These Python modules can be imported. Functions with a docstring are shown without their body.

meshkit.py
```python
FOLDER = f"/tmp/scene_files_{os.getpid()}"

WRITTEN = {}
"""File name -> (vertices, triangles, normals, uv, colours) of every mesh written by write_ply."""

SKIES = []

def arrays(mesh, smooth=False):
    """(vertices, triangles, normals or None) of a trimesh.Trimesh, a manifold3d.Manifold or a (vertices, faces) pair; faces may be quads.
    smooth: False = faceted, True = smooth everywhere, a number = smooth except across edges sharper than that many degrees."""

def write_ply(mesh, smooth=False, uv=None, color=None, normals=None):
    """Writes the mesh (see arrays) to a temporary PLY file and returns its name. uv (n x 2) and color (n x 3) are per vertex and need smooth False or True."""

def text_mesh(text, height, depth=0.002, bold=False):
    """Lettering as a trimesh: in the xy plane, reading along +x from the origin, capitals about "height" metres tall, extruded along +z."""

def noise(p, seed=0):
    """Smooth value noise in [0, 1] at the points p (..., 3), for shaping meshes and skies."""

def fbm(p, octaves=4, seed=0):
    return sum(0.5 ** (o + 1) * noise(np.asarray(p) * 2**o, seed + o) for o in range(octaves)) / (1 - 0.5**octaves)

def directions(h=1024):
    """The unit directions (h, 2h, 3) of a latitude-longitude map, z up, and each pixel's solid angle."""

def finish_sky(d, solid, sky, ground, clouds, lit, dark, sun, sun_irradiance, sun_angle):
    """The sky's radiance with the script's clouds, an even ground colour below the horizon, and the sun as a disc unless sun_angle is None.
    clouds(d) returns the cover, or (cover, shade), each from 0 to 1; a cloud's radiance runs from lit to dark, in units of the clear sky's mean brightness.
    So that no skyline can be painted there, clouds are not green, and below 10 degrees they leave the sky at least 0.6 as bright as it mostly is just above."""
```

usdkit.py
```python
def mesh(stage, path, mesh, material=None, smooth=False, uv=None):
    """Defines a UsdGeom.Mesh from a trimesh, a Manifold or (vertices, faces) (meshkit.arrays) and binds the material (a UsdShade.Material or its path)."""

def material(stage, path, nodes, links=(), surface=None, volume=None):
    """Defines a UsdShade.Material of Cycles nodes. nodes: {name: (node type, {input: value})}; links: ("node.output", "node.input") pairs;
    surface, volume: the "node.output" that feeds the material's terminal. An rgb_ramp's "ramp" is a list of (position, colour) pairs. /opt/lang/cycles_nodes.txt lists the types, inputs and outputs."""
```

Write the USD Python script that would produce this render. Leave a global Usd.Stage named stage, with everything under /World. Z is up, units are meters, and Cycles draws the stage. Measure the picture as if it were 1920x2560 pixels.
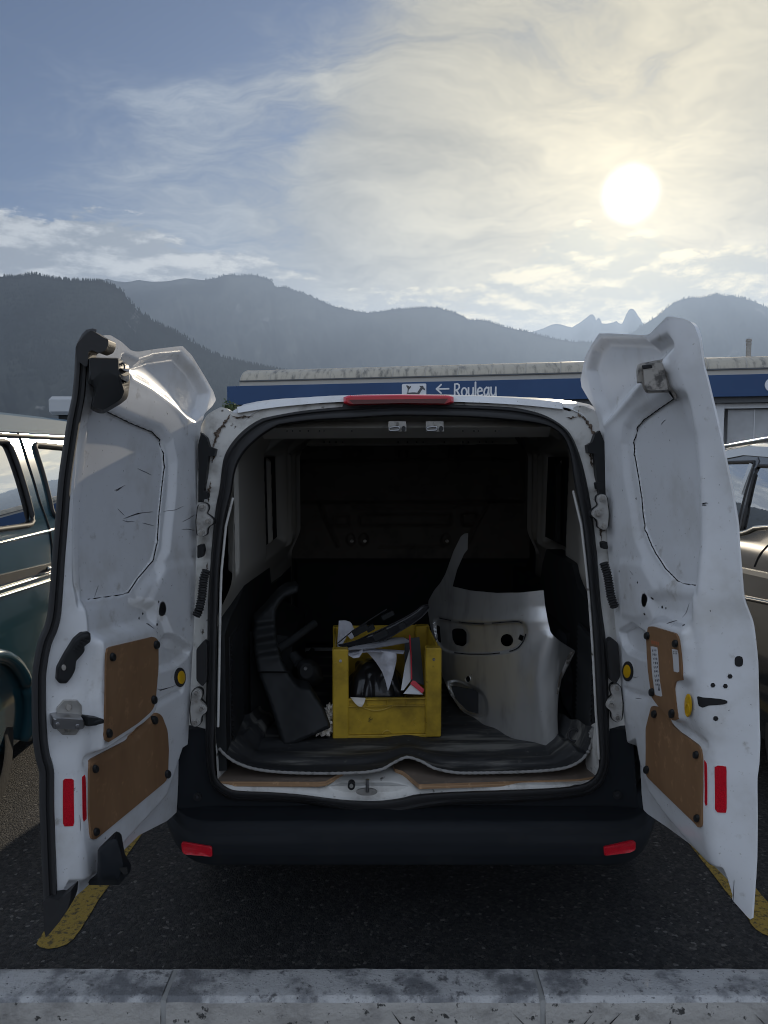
import math, random
import numpy as np, trimesh, usdkit, meshkit
import shapely
from shapely.geometry import Polygon, LineString, Point, box as sbox
from scipy.spatial import Delaunay, cKDTree
from scipy.interpolate import LinearNDInterpolator, CubicSpline, PchipInterpolator
from pxr import Usd, UsdGeom, UsdLux, UsdShade, Gf, Sdf, Vt

stage = Usd.Stage.CreateInMemory()
UsdGeom.SetStageUpAxis(stage, UsdGeom.Tokens.z)
UsdGeom.SetStageMetersPerUnit(stage, 1.0)
UsdGeom.Xform.Define(stage, '/World')
stage.SetDefaultPrim(stage.GetPrimAtPath('/World'))

# ---------------------------------------------------------------- camera
EYE = np.array([0.0, 0.0, 1.65])
PITCH = math.radians(4.16)            # looking slightly down
FPX = 1925.0                          # focal length in pixels of the 1920 px wide photo
cam = UsdGeom.Camera.Define(stage, '/World/camera')
cam.AddTranslateOp().Set(Gf.Vec3d(*EYE))
cam.AddRotateXOp().Set(90.0 - math.degrees(PITCH))
cam.CreateHorizontalApertureAttr(36.0)
cam.CreateVerticalApertureAttr(48.0)
cam.CreateFocalLengthAttr(36.0 * FPX / 1920.0)
cam.CreateClippingRangeAttr(Gf.Vec2f(0.05, 60000.0))
cam.CreateExposureAttr(0.0)

# ---------------------------------------------------------------- sky and sun
SUN_AZ, SUN_EL = math.radians(17.3), math.radians(17.5)
SUN = np.array([math.sin(SUN_AZ) * math.cos(SUN_EL), math.cos(SUN_AZ) * math.cos(SUN_EL), math.sin(SUN_EL)])
SKY_STRENGTH = 0.1


def sky_material():
    S = 1.0 / SKY_STRENGTH
    c = lambda r, g, b: (r * S, g * S, b * S)
    n = {
        'geo': ('geometry', {}),
        'sky': ('sky_texture', {'sky_type': 'single_scattering', 'sun_disc': False, 'sun_elevation': SUN_EL, 'sun_rotation': SUN_AZ,
                                'altitude': 400.0, 'air_density': 1.0, 'aerosol_density': 0.35, 'ozone_density': 2.0}),
        'dim': ('vector_math', {'math_type': 'multiply', 'vector2': (0.31, 0.36, 0.47)}),
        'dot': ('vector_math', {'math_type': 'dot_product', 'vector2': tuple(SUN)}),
        'sep': ('separate_xyz', {}),
        # cloud plane seen in perspective
        'zz': ('math', {'math_type': 'maximum', 'value2': 0.0}),
        'za': ('math', {'math_type': 'add', 'value2': 0.18}),
        'u': ('math', {'math_type': 'divide'}), 'v': ('math', {'math_type': 'divide'}),
        'uv': ('combine_xyz', {'z': 3.7}),
        # warped, stretched cirrus
        'warp': ('noise_texture', {'scale': 1.3, 'detail': 4.0, 'roughness': 0.55}),
        'wsub': ('vector_math', {'math_type': 'subtract', 'vector2': (0.5, 0.5, 0.5)}),
        'wmul': ('vector_math', {'math_type': 'scale', 'scale': 0.95}),
        'wadd': ('vector_math', {'math_type': 'add'}),
        'rot': ('mapping', {'rotation': (0, 0, math.radians(52)), 'scale': (1.0, 2.1, 1.0), 'location': (0.35, 0.1, 0.0)}),
        'cir': ('noise_texture', {'scale': 1.9, 'detail': 12.0, 'roughness': 0.645, 'lacunarity': 2.1}),
        'big': ('noise_texture', {'scale': 0.75, 'detail': 3.0, 'roughness': 0.5}),
        # cover grows towards sun and horizon; unseen cloud behind camera added to light doors
        'near': ('rgb_ramp', {'ramp': [(0.0, (.62,) * 3), (0.45, (.50,) * 3), (0.70, (.12,) * 3), (0.78, (.0,) * 3), (0.87, (.13,) * 3), (0.92, (.27,) * 3), (0.955, (.62,) * 3), (0.965, (.65,) * 3), (1.0, (.65,) * 3)]}),
        'nsh': ('math', {'math_type': 'add', 'value2': -0.20}),
        'low': ('map_range', {'range_type': 'smoothstep', 'from_min': 0.54, 'from_max': 0.26, 'to_min': -0.22, 'to_max': 0.10, 'clamp': True}),
        'a1': ('math', {'math_type': 'add'}), 'a2': ('math', {'math_type': 'add'}), 'a3': ('math', {'math_type': 'multiply_add', 'value2': 0.5}),
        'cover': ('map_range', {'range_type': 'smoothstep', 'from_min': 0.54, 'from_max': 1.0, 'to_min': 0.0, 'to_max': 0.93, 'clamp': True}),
        'veil': ('rgb_ramp', {'ramp': [(0.0, c(.60, .68, .80)), (0.35, c(.51, .57, .66)), (0.62, c(.33, .37, .43)), (0.74, c(.25, .285, .33)), (0.80, c(.255, .29, .335)), (0.89, c(.31, .335, .355)),  # low end brightened as added fill light from the unseen sky behind
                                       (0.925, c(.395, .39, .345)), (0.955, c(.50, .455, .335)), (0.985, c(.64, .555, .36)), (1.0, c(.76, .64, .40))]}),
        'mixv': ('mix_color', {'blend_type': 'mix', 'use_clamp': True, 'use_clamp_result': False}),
        # light and dark streaks inside the veil
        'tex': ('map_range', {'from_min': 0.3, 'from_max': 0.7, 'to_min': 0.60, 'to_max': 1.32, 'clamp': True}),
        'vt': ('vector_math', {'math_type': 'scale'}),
        # the sun seen through thin cloud, with its aureole
        'core': ('map_range', {'range_type': 'smoothstep', 'from_min': math.cos(math.radians(2.15)), 'from_max': math.cos(math.radians(0.3)), 'to_min': 0.0, 'to_max': 1.1 * S, 'clamp': True}),
        'ac': ('math', {'math_type': 'maximum', 'value2': 0.0}),
        'p1': ('math', {'math_type': 'power', 'value2': 210.0}), 'p2': ('math', {'math_type': 'power', 'value2': 40.0}),
        'g1': ('vector_math', {'math_type': 'scale', 'vector1': c(.36, .31, .19)}), 'g2': ('vector_math', {'math_type': 'scale', 'vector1': c(.10, .080, .030)}),
        'ga': ('vector_math', {'math_type': 'add'}), 'gb': ('vector_math', {'math_type': 'add'}), 'gc': ('vector_math', {'math_type': 'add'}),
        'cc': ('combine_xyz', {}),
        # cumulus banks low over the mountains
        'az': ('math', {'math_type': 'arctan2'}),
        'ael': ('combine_xyz', {}),
        'cmap': ('mapping', {'scale': (7.5, 19.0, 1.0), 'location': (3.35, 0.2, 0.0)}),
        'cum': ('noise_texture', {'scale': 1.0, 'detail': 12.0, 'roughness': 0.645}),
        'cmap2': ('mapping', {'scale': (7.5, 19.0, 1.0), 'location': (3.35, 0.2 + 0.22, 0.0)}),
        'cum2': ('noise_texture', {'scale': 1.0, 'detail': 8.0, 'roughness': 0.55}),
        'azr': ('map_range', {'from_min': -0.6, 'from_max': 0.6, 'to_min': 0.0, 'to_max': 1.0, 'clamp': True}),
        'ztop': ('rgb_ramp', {'ramp': [((a_ + .6) / 1.2, (z_, z_, z_)) for a_, z_ in ((-.6, .276), (-.45, .270), (-.30, .258), (-.20, .246), (-.12, .222), (-.04, .19), (.10, .195), (.16, .232), (.20, .250), (.245, .262), (.285, .236), (.34, .240), (.40, .226), (.47, .226), (.6, .24))]}),
        'zd': ('math', {'math_type': 'subtract'}),
        'band': ('map_range', {'from_min': -0.040, 'from_max': 0.028, 'to_min': -0.26, 'to_max': 0.30, 'clamp': True}),
        'c2': ('math', {'math_type': 'add'}),
        'cmask': ('map_range', {'range_type': 'smoothstep', 'from_min': 0.50, 'from_max': 0.575, 'to_min': 0.0, 'to_max': 0.97, 'clamp': True}),
        'edge': ('math', {'math_type': 'subtract'}),
        'lit': ('map_range', {'range_type': 'smoothstep', 'from_min': -0.06, 'from_max': 0.11, 'to_min': 0.0, 'to_max': 1.0, 'clamp': True}),
        'cdark': ('rgb_ramp', {'ramp': [(0.0, c(.30, .31, .33)), (0.80, c(.25, .275, .30)), (0.90, c(.28, .295, .305)), (0.96, c(.40, .385, .33)), (1.0, c(.50, .46, .33))]}),
        'clit': ('rgb_ramp', {'ramp': [(0.0, c(.66, .67, .68)), (0.80, c(.58, .60, .60)), (0.90, c(.64, .63, .58)), (0.955, c(.88, .78, .52)), (1.0, c(1.1, .92, .55))]}),
        'ccol': ('mix_color', {'use_clamp': True, 'use_clamp_result': False}),
        'mixc': ('mix_color', {'use_clamp': True, 'use_clamp_result': False}),
        'bg': ('background_shader', {'strength': SKY_STRENGTH}),
    }
    l = [('sky.color', 'dim.vector1'), ('geo.position', 'dot.vector1'), ('geo.position', 'sep.vector'),
         ('sep.z', 'zz.value1'), ('zz.value', 'za.value1'), ('sep.x', 'u.value1'), ('za.value', 'u.value2'), ('sep.y', 'v.value1'), ('za.value', 'v.value2'),
         ('u.value', 'uv.x'), ('v.value', 'uv.y'), ('uv.vector', 'warp.vector'), ('warp.color', 'wsub.vector1'), ('wsub.vector', 'wmul.vector1'),
         ('uv.vector', 'wadd.vector1'), ('wmul.vector', 'wadd.vector2'), ('wadd.vector', 'rot.vector'), ('rot.vector', 'cir.vector'), ('uv.vector', 'big.vector'),
         ('dot.value', 'near.fac'), ('near.color', 'nsh.value1'), ('sep.z', 'low.value'), ('nsh.value', 'a1.value1'), ('low.result', 'a1.value2'), ('cir.fac', 'a3.value3'), ('big.fac', 'a3.value1'),
         ('a1.value', 'a2.value1'), ('a3.value', 'a2.value2'), ('a2.value', 'cover.value'), ('dot.value', 'veil.fac'),
         ('cir.fac', 'tex.value'), ('veil.color', 'vt.vector1'), ('tex.result', 'vt.scale'), ('cover.result', 'mixv.fac'), ('dim.vector', 'mixv.a'), ('vt.vector', 'mixv.b'),
         ('dot.value', 'core.value'), ('dot.value', 'ac.value1'), ('ac.value', 'p1.value1'), ('ac.value', 'p2.value1'), ('p1.value', 'g1.scale'), ('p2.value', 'g2.scale'),
         ('sep.x', 'az.value1'), ('sep.y', 'az.value2'), ('az.value', 'ael.x'), ('sep.z', 'ael.y'), ('ael.vector', 'cmap.vector'), ('cmap.vector', 'cum.vector'),
         ('ael.vector', 'cmap2.vector'), ('cmap2.vector', 'cum2.vector'), ('az.value', 'azr.value'), ('azr.result', 'ztop.fac'), ('ztop.color', 'zd.value1'), ('sep.z', 'zd.value2'), ('zd.value', 'band.value'),
         ('cum.fac', 'c2.value1'), ('band.result', 'c2.value2'), ('c2.value', 'cmask.value'),
         ('cum.fac', 'edge.value1'), ('cum2.fac', 'edge.value2'), ('edge.value', 'lit.value'), ('dot.value', 'cdark.fac'), ('dot.value', 'clit.fac'),
         ('lit.result', 'ccol.fac'), ('cdark.color', 'ccol.a'), ('clit.color', 'ccol.b'), ('cmask.result', 'mixc.fac'), ('mixv.result', 'mixc.a'), ('ccol.result', 'mixc.b'),
         ('mixc.result', 'ga.vector1'), ('g1.vector', 'ga.vector2'), ('ga.vector', 'gb.vector1'), ('g2.vector', 'gb.vector2'),
         ('core.result', 'cc.x'), ('core.result', 'cc.y'), ('core.result', 'cc.z'), ('gb.vector', 'gc.vector1'), ('cc.vector', 'gc.vector2'), ('gc.vector', 'bg.color')]
    return usdkit.material(stage, '/World/Looks/sky_look', n, l, surface='bg.background')


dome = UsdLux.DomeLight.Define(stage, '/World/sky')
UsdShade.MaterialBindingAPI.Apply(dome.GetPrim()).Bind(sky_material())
for key_, text_ in (('label', 'hazy evening sky with thin cloud and a bright low sun'), ('category', 'sky'), ('kind', 'structure')):
    dome.GetPrim().SetCustomDataByKey(key_, text_)

sun = UsdLux.DistantLight.Define(stage, '/World/sun')
sun.CreateNormalizeAttr(True)
sun.CreateIntensityAttr(1.25)
sun.CreateAngleAttr(0.5)
sun.CreateColorAttr(Gf.Vec3f(1.0, 0.86, 0.66))
sun.AddRotateZOp().Set(-math.degrees(SUN_AZ))               # light travels along -z of the light
sun.AddRotateXOp().Set(-(90.0 - math.degrees(SUN_EL)))

# ---------------------------------------------------------------- helpers
K = 1920.0 / 1659.0
_cp, _sp = math.cos(PITCH), math.sin(PITCH)


def ray(px, py):
    """Direction through a point of the 1659 x 2212 view of the photo the proportions were read from."""
    a, b = (px * K - 960.0) / FPX, (1280.0 - py * K) / FPX
    return np.array([a, _cp + b * _sp, -_sp + b * _cp])


def at(px, py, y):
    """The point of the scene that stands y metres in front of the camera there."""
    r = ray(px, py)
    return EYE + r * (y / r[1])


def atz(px, py, z):
    r = ray(px, py)
    return EYE + r * ((z - EYE[2]) / r[2])


def project(p):
    p = np.asarray(p, float) - EYE
    depth = p[..., 1] * _cp - p[..., 2] * _sp
    up = p[..., 1] * _sp + p[..., 2] * _cp
    return np.stack([(p[..., 0] / depth * FPX + 960.0) / K, (1280.0 - up / depth * FPX) / K], -1)


_used = {}


def numbered(parent, name):
    n = _used.get((parent, name), 0)
    _used[(parent, name)] = n + 1
    return name if n == 0 else f'{name}_{n:03d}'


def _path(p):
    return '/World' if p is None else str(p.GetPath())


def tag(prim, label=None, category=None, group=None, kind=None):
    for k, v in (('label', label), ('category', category), ('group', group), ('kind', kind)):
        if v:
            prim.SetCustomDataByKey(k, v)
    return prim


def thing(name, label, category, loc=(0, 0, 0), group=None, parent=None):
    x = UsdGeom.Xform.Define(stage, _path(parent) + '/' + numbered(_path(parent), name))
    x.AddTranslateOp().Set(Gf.Vec3d(*map(float, loc)))
    return tag(x.GetPrim(), label, category, group)


def _world(prim):
    t = np.zeros(3)
    while prim and prim.IsA(UsdGeom.Xformable):
        for op in UsdGeom.Xformable(prim).GetOrderedXformOps():
            t = t + np.array(op.Get())
        prim = prim.GetParent()
    return t


def part(name, mesh, mat, parent=None, smooth=30, label=None, category=None, kind=None, group=None):
    """One Mesh prim; mesh is given in world coordinates and moved into its parent's frame."""
    if isinstance(mesh, list):
        mesh = trimesh.util.concatenate(mesh)
    m = mesh.copy()
    m.apply_translation(-_world(parent) if parent is not None else np.zeros(3))
    prim = usdkit.mesh(stage, _path(parent) + '/' + numbered(_path(parent), name), m, mat, smooth=smooth).GetPrim()
    return tag(prim, label, category, group, kind)


def tm(v, f):
    return trimesh.Trimesh(np.asarray(v, float), np.asarray(f, int), process=False)


def box(lo, hi, bevel=0.0):
    lo, hi = np.minimum(lo, hi).astype(float), np.maximum(lo, hi).astype(float)
    if bevel <= 0:
        m = trimesh.creation.box(hi - lo)
        m.apply_translation((lo + hi) / 2)
        return m
    b = min(bevel, 0.49 * float((hi - lo).min()))
    pts = []
    for sx in (0, 1):
        for sy in (0, 1):
            for sz in (0, 1):
                c = np.where([sx, sy, sz], hi, lo)
                d = np.where([sx, sy, sz], -1, 1) * b
                pts += [c + d * [1, 1, 0], c + d * [1, 0, 1], c + d * [0, 1, 1]]
    return trimesh.convex.convex_hull(np.array(pts))


def hull(pts):
    return trimesh.convex.convex_hull(np.asarray(pts, float))


def tube(path, r, sides=10, closed=False, flat=None):
    """A tube along a polyline; flat = (a, b) gives an elliptic section with a along the world-horizontal side."""
    p = np.asarray(path, float)
    t = np.roll(p, -1, 0) - np.roll(p, 1, 0) if closed else np.gradient(p, axis=0)
    t /= np.linalg.norm(t, axis=1, keepdims=True) + 1e-12
    ref = np.array([0.0, 1.0, 0.0]) if flat is not None else None
    if ref is None:
        a = np.cross(t, np.where(np.abs(t[:, 2:]) < 0.9, [0, 0, 1.0], [1.0, 0, 0]))
    else:
        a = np.cross(t, ref)
    a /= np.linalg.norm(a, axis=1, keepdims=True) + 1e-12
    b = np.cross(t, a)
    ang = np.arange(sides) * 2 * np.pi / sides
    ra, rb = flat if flat is not None else (1.0, 1.0)
    r = np.broadcast_to(r, (len(p),))[:, None, None]
    v = p[:, None] + r * (ra * np.cos(ang)[None, :, None] * a[:, None] + rb * np.sin(ang)[None, :, None] * b[:, None])
    n = len(p)
    i, j = np.meshgrid(np.arange(n if closed else n - 1), np.arange(sides), indexing='ij')
    i2 = (i + 1) % n
    q = np.stack([i * sides + j, i * sides + (j + 1) % sides, i2 * sides + (j + 1) % sides, i2 * sides + j], -1).reshape(-1, 4)
    f = np.vstack([q[:, [0, 1, 2]], q[:, [0, 2, 3]]])
    v = v.reshape(-1, 3)
    if not closed:
        c0, c1 = len(v), len(v) + 1
        v = np.vstack([v, p[:1], p[-1:]])
        k = np.arange(sides)
        f = np.vstack([f, np.stack([np.full(sides, c0), (k + 1) % sides, k], 1), np.stack([np.full(sides, c1), (n - 1) * sides + k, (n - 1) * sides + (k + 1) % sides], 1)])
    m = tm(v, f)
    if m.volume < 0:
        m.invert()
    return m


def grid(pts, wrap=False):
    """A (rows, columns, 3) array of points as a sheet."""
    r, c = pts.shape[:2]
    i, j = np.meshgrid(np.arange(r - 1), np.arange(c if wrap else c - 1), indexing='ij')
    j2 = (j + 1) % c
    q = np.stack([i * c + j, i * c + j2, (i + 1) * c + j2, (i + 1) * c + j], -1).reshape(-1, 4)
    return tm(pts.reshape(-1, 3), np.vstack([q[:, [0, 1, 2]], q[:, [0, 2, 3]]]))


def ngon(cx, cy, rx, ry, n=20, rot=0.0):
    a = np.arange(n) * 2 * np.pi / n
    x, y = rx * np.cos(a), ry * np.sin(a)
    return np.stack([cx + x * math.cos(rot) - y * math.sin(rot), cy + x * math.sin(rot) + y * math.cos(rot)], 1)


def rounded(pts, r, n=5):
    """A polygon with its corners rounded."""
    p, out = np.asarray(pts, float), []
    for i in range(len(p)):
        a, b, c = p[i - 1], p[i], p[(i + 1) % len(p)]
        da, dc = a - b, c - b
        la, lc = np.linalg.norm(da), np.linalg.norm(dc)
        t = min(r, 0.45 * la, 0.45 * lc)
        s, e = b + da / la * t, b + dc / lc * t
        for k in range(n + 1):
            w = k / n
            out.append((1 - w) ** 2 * s + 2 * w * (1 - w) * b + w * w * e)
    return np.array(out)


def resample(pts, step, closed=False):
    p = np.asarray(pts, float)
    if closed:
        p = np.vstack([p, p[:1]])
    d = np.concatenate([[0], np.cumsum(np.linalg.norm(np.diff(p, axis=0), axis=1))])
    n = max(2, int(round(d[-1] / step)) + 1)
    s = np.linspace(0, d[-1], n)
    q = np.stack([np.interp(s, d, p[:, k]) for k in range(p.shape[1])], 1)
    return q[:-1] if closed else q


def fill(poly, step):
    """Points and triangles that fill a shapely polygon with an even net whose border follows the polygon."""
    rings = [resample(np.array(r.coords)[:-1], step, True) for r in [poly.exterior, *poly.interiors]]
    x0, y0, x1, y1 = poly.bounds
    xs, ys = np.meshgrid(np.arange(x0, x1 + step, step), np.arange(y0, y1 + step, step * 0.866))
    xs = xs + (np.arange(xs.shape[0]) % 2)[:, None] * step * 0.5
    g = np.stack([xs.ravel(), ys.ravel()], 1)
    inner = poly.buffer(-0.55 * step)
    g = g[shapely.contains_xy(inner, g[:, 0], g[:, 1])] if not inner.is_empty else g[:0]
    p = np.vstack([*rings, g])
    tri = Delaunay(p).simplices
    c = p[tri].mean(1)
    tri = tri[shapely.contains_xy(poly, c[:, 0], c[:, 1])]
    a, b, c = p[tri[:, 0]], p[tri[:, 1]], p[tri[:, 2]]
    area = (b[:, 0] - a[:, 0]) * (c[:, 1] - a[:, 1]) - (b[:, 1] - a[:, 1]) * (c[:, 0] - a[:, 0])
    tri = tri[np.abs(area) > 1e-12]
    tri[area[np.abs(area) > 1e-12] < 0] = tri[area[np.abs(area) > 1e-12] < 0][:, ::-1]
    return p, tri


def border(tri):
    e = np.vstack([tri[:, [0, 1]], tri[:, [1, 2]], tri[:, [2, 0]]])
    key = {}
    for a, b in e:
        if (b, a) in key:
            del key[(b, a)]
        else:
            key[(a, b)] = 1
    return np.array(list(key.keys()))


def slab(p, tri, front, back):
    """Closes two sheets with the same net (front and back positions) by a skirt."""
    n, e = len(p), border(tri)
    f = np.vstack([tri, tri[:, ::-1] + n, np.stack([e[:, 0], e[:, 0] + n, e[:, 1] + n], 1), np.stack([e[:, 0], e[:, 1] + n, e[:, 1]], 1)])
    return tm(np.vstack([front, back]), f)


def smoothstep(a, b, x):
    t = np.clip((x - a) / (b - a), 0, 1)
    return t * t * (3 - 2 * t)


def signed(poly, pts):
    """Distance to the border of a polygon, positive inside."""
    g = shapely.points(pts)
    d = shapely.distance(poly.exterior, g)
    return np.where(shapely.contains(poly, g), d, -d)


def extrude(poly_pts, y, thick, px=True):
    """A plate facing the camera, outlined in the view, standing y metres away and thick metres deep."""
    pts = np.asarray(poly_pts, float)
    p3 = np.array([at(a, b, y) for a, b in pts])
    pol = Polygon(p3[:, [0, 2]]).buffer(0)
    v, f = trimesh.creation.triangulate_polygon(pol, engine='earcut')
    m = trimesh.creation.extrude_triangulation(np.asarray(v), np.asarray(f), thick)
    m.vertices = np.stack([m.vertices[:, 0], y + thick - m.vertices[:, 2], m.vertices[:, 1]], 1)
    if m.volume < 0:
        m.invert()
    return m
# ---------------------------------------------------------------- materials
LOOKS = {}


def mat(name, color, rough=0.5, metal=0.0, spots=None, mottled=None, bump=None, coat=0.0, ior=1.5, spec=0.5, extra=None, stretch=None):
    """A principled material. mottled = (colour, scale, from, to) mixes a second colour in by noise; spots adds further such layers;
    bump = (scale, strength, distance); stretch = a scale per axis for the first layer."""
    n = {'geo': ('geometry', {}), 'p': ('principled_bsdf', {'roughness': rough, 'metallic': metal, 'coat_weight': coat, 'coat_roughness': 0.06, 'ior': ior, 'specular_ior_level': spec})}
    l = []
    last = None
    layers = ([mottled] if mottled else []) + list(spots or [])
    for i, (c2, sc, a, b) in enumerate(layers):
        n[f'n{i}'] = ('noise_texture', {'scale': float(sc), 'detail': 8.0, 'roughness': 0.62})
        n[f'r{i}'] = ('map_range', {'range_type': 'smoothstep', 'from_min': a, 'from_max': b, 'to_min': 0.0, 'to_max': 1.0, 'clamp': True})
        n[f'm{i}'] = ('mix_color', {'a': tuple(color), 'b': tuple(c2), 'use_clamp': True})
        n[f'o{i}'] = ('mapping', {'location': (3.1 * i, 1.7 * i, 0.9 * i), 'scale': tuple(stretch) if (stretch and i == 0) else (1, 1, 1)})
        l += [('geo.position', f'o{i}.vector'), (f'o{i}.vector', f'n{i}.vector'), (f'n{i}.fac', f'r{i}.value'), (f'r{i}.result', f'm{i}.fac')]
        if last:
            l.append((last, f'm{i}.a'))
        last = f'm{i}.result'
    if last:
        l.append((last, 'p.base_color'))
    else:
        n['p'][1]['base_color'] = tuple(color)
    if bump:
        n['bn'] = ('noise_texture', {'scale': float(bump[0]), 'detail': 6.0, 'roughness': 0.6})
        n['bb'] = ('bump', {'strength': bump[1], 'distance': bump[2]})
        l += [('geo.position', 'bn.vector'), ('bn.fac', 'bb.height'), ('bb.normal', 'p.normal')]
    if extra:
        n.update(extra[0])
        l += extra[1]
    LOOKS[name] = usdkit.material(stage, f'/World/Looks/{name}', n, l, surface='p.BSDF')
    return LOOKS[name]


def glass(name, tint, mirror=0.08, rough=0.0):
    n = {'t': ('transparent_bsdf', {'color': tint}), 'g': ('glossy_bsdf', {'color': (1, 1, 1), 'roughness': rough}), 'f': ('fresnel', {'IOR': 1.52}),
         'k': ('math', {'math_type': 'add', 'value2': mirror, 'use_clamp': True}), 'm': ('mix_closure', {})}
    LOOKS[name] = usdkit.material(stage, f'/World/Looks/{name}', n, [('f.fac', 'k.value1'), ('k.value', 'm.fac'), ('t.BSDF', 'm.closure1'), ('g.BSDF', 'm.closure2')], surface='m.closure')
    return LOOKS[name]


def asphalt_material():
    n = {'geo': ('geometry', {}),
         'vor': ('voronoi_texture', {'feature': 'f1', 'scale': 95.0, 'randomness': 1.0}),
         'vor2': ('voronoi_texture', {'feature': 'f1', 'scale': 210.0, 'randomness': 1.0}),
         'sep': ('separate_color', {}),
         'chip': ('rgb_ramp', {'ramp': [(0.0, (.020, .021, .023)), (0.45, (.034, .035, .037)), (0.85, (.052, .051, .050)), (0.975, (.075, .073, .070)), (1.0, (.17, .165, .155))]}),
         'big': ('noise_texture', {'scale': 0.9, 'detail': 5.0, 'roughness': 0.6}),
         'bigr': ('map_range', {'from_min': 0.3, 'from_max': 0.7, 'to_min': 0.72, 'to_max': 1.3, 'clamp': True}),
         'mul': ('vector_math', {'math_type': 'scale'}),
         'hs': ('math', {'math_type': 'add'}), 'bump': ('bump', {'strength': 0.9, 'distance': 0.005, 'invert': True}),
         'p': ('principled_bsdf', {'roughness': 0.78, 'specular_ior_level': 0.35})}
    l = [('geo.position', 'vor.vector'), ('geo.position', 'vor2.vector'), ('geo.position', 'big.vector'), ('vor.color', 'sep.color'), ('sep.r', 'chip.fac'),
         ('big.fac', 'bigr.value'), ('chip.color', 'mul.vector1'), ('bigr.result', 'mul.scale'), ('mul.vector', 'p.base_color'),
         ('vor.distance', 'hs.value1'), ('vor2.distance', 'hs.value2'), ('hs.value', 'bump.height'), ('bump.normal', 'p.normal')]
    LOOKS['asphalt'] = usdkit.material(stage, '/World/Looks/asphalt', n, l, surface='p.BSDF')


def plywood_material(name, a, b, scale):
    n = {'geo': ('geometry', {}), 'map': ('mapping', {'scale': scale}),
         'g': ('noise_texture', {'scale': 1.0, 'detail': 8.0, 'roughness': 0.65, 'distortion': 0.6}),
         'r': ('rgb_ramp', {'ramp': [(0.25, a), (0.5, tuple(0.5 * (x + y) for x, y in zip(a, b))), (0.75, b)]}),
         'n2': ('noise_texture', {'scale': 26.0, 'detail': 7.0, 'roughness': 0.7}),
         'm2': ('map_range', {'range_type': 'smoothstep', 'from_min': 0.53, 'from_max': 0.75, 'to_min': 0.0, 'to_max': 0.55, 'clamp': True}),
         'mx': ('mix_color', {'b': tuple(1.7 * x for x in b)}),
         'p': ('principled_bsdf', {'roughness': 0.55, 'specular_ior_level': 0.35})}
    l = [('geo.position', 'map.vector'), ('map.vector', 'g.vector'), ('g.fac', 'r.fac'), ('geo.position', 'n2.vector'), ('n2.fac', 'm2.value'), ('m2.result', 'mx.fac'), ('r.color', 'mx.a'), ('mx.result', 'p.base_color')]
    LOOKS[name] = usdkit.material(stage, f'/World/Looks/{name}', n, l, surface='p.BSDF')


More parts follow.
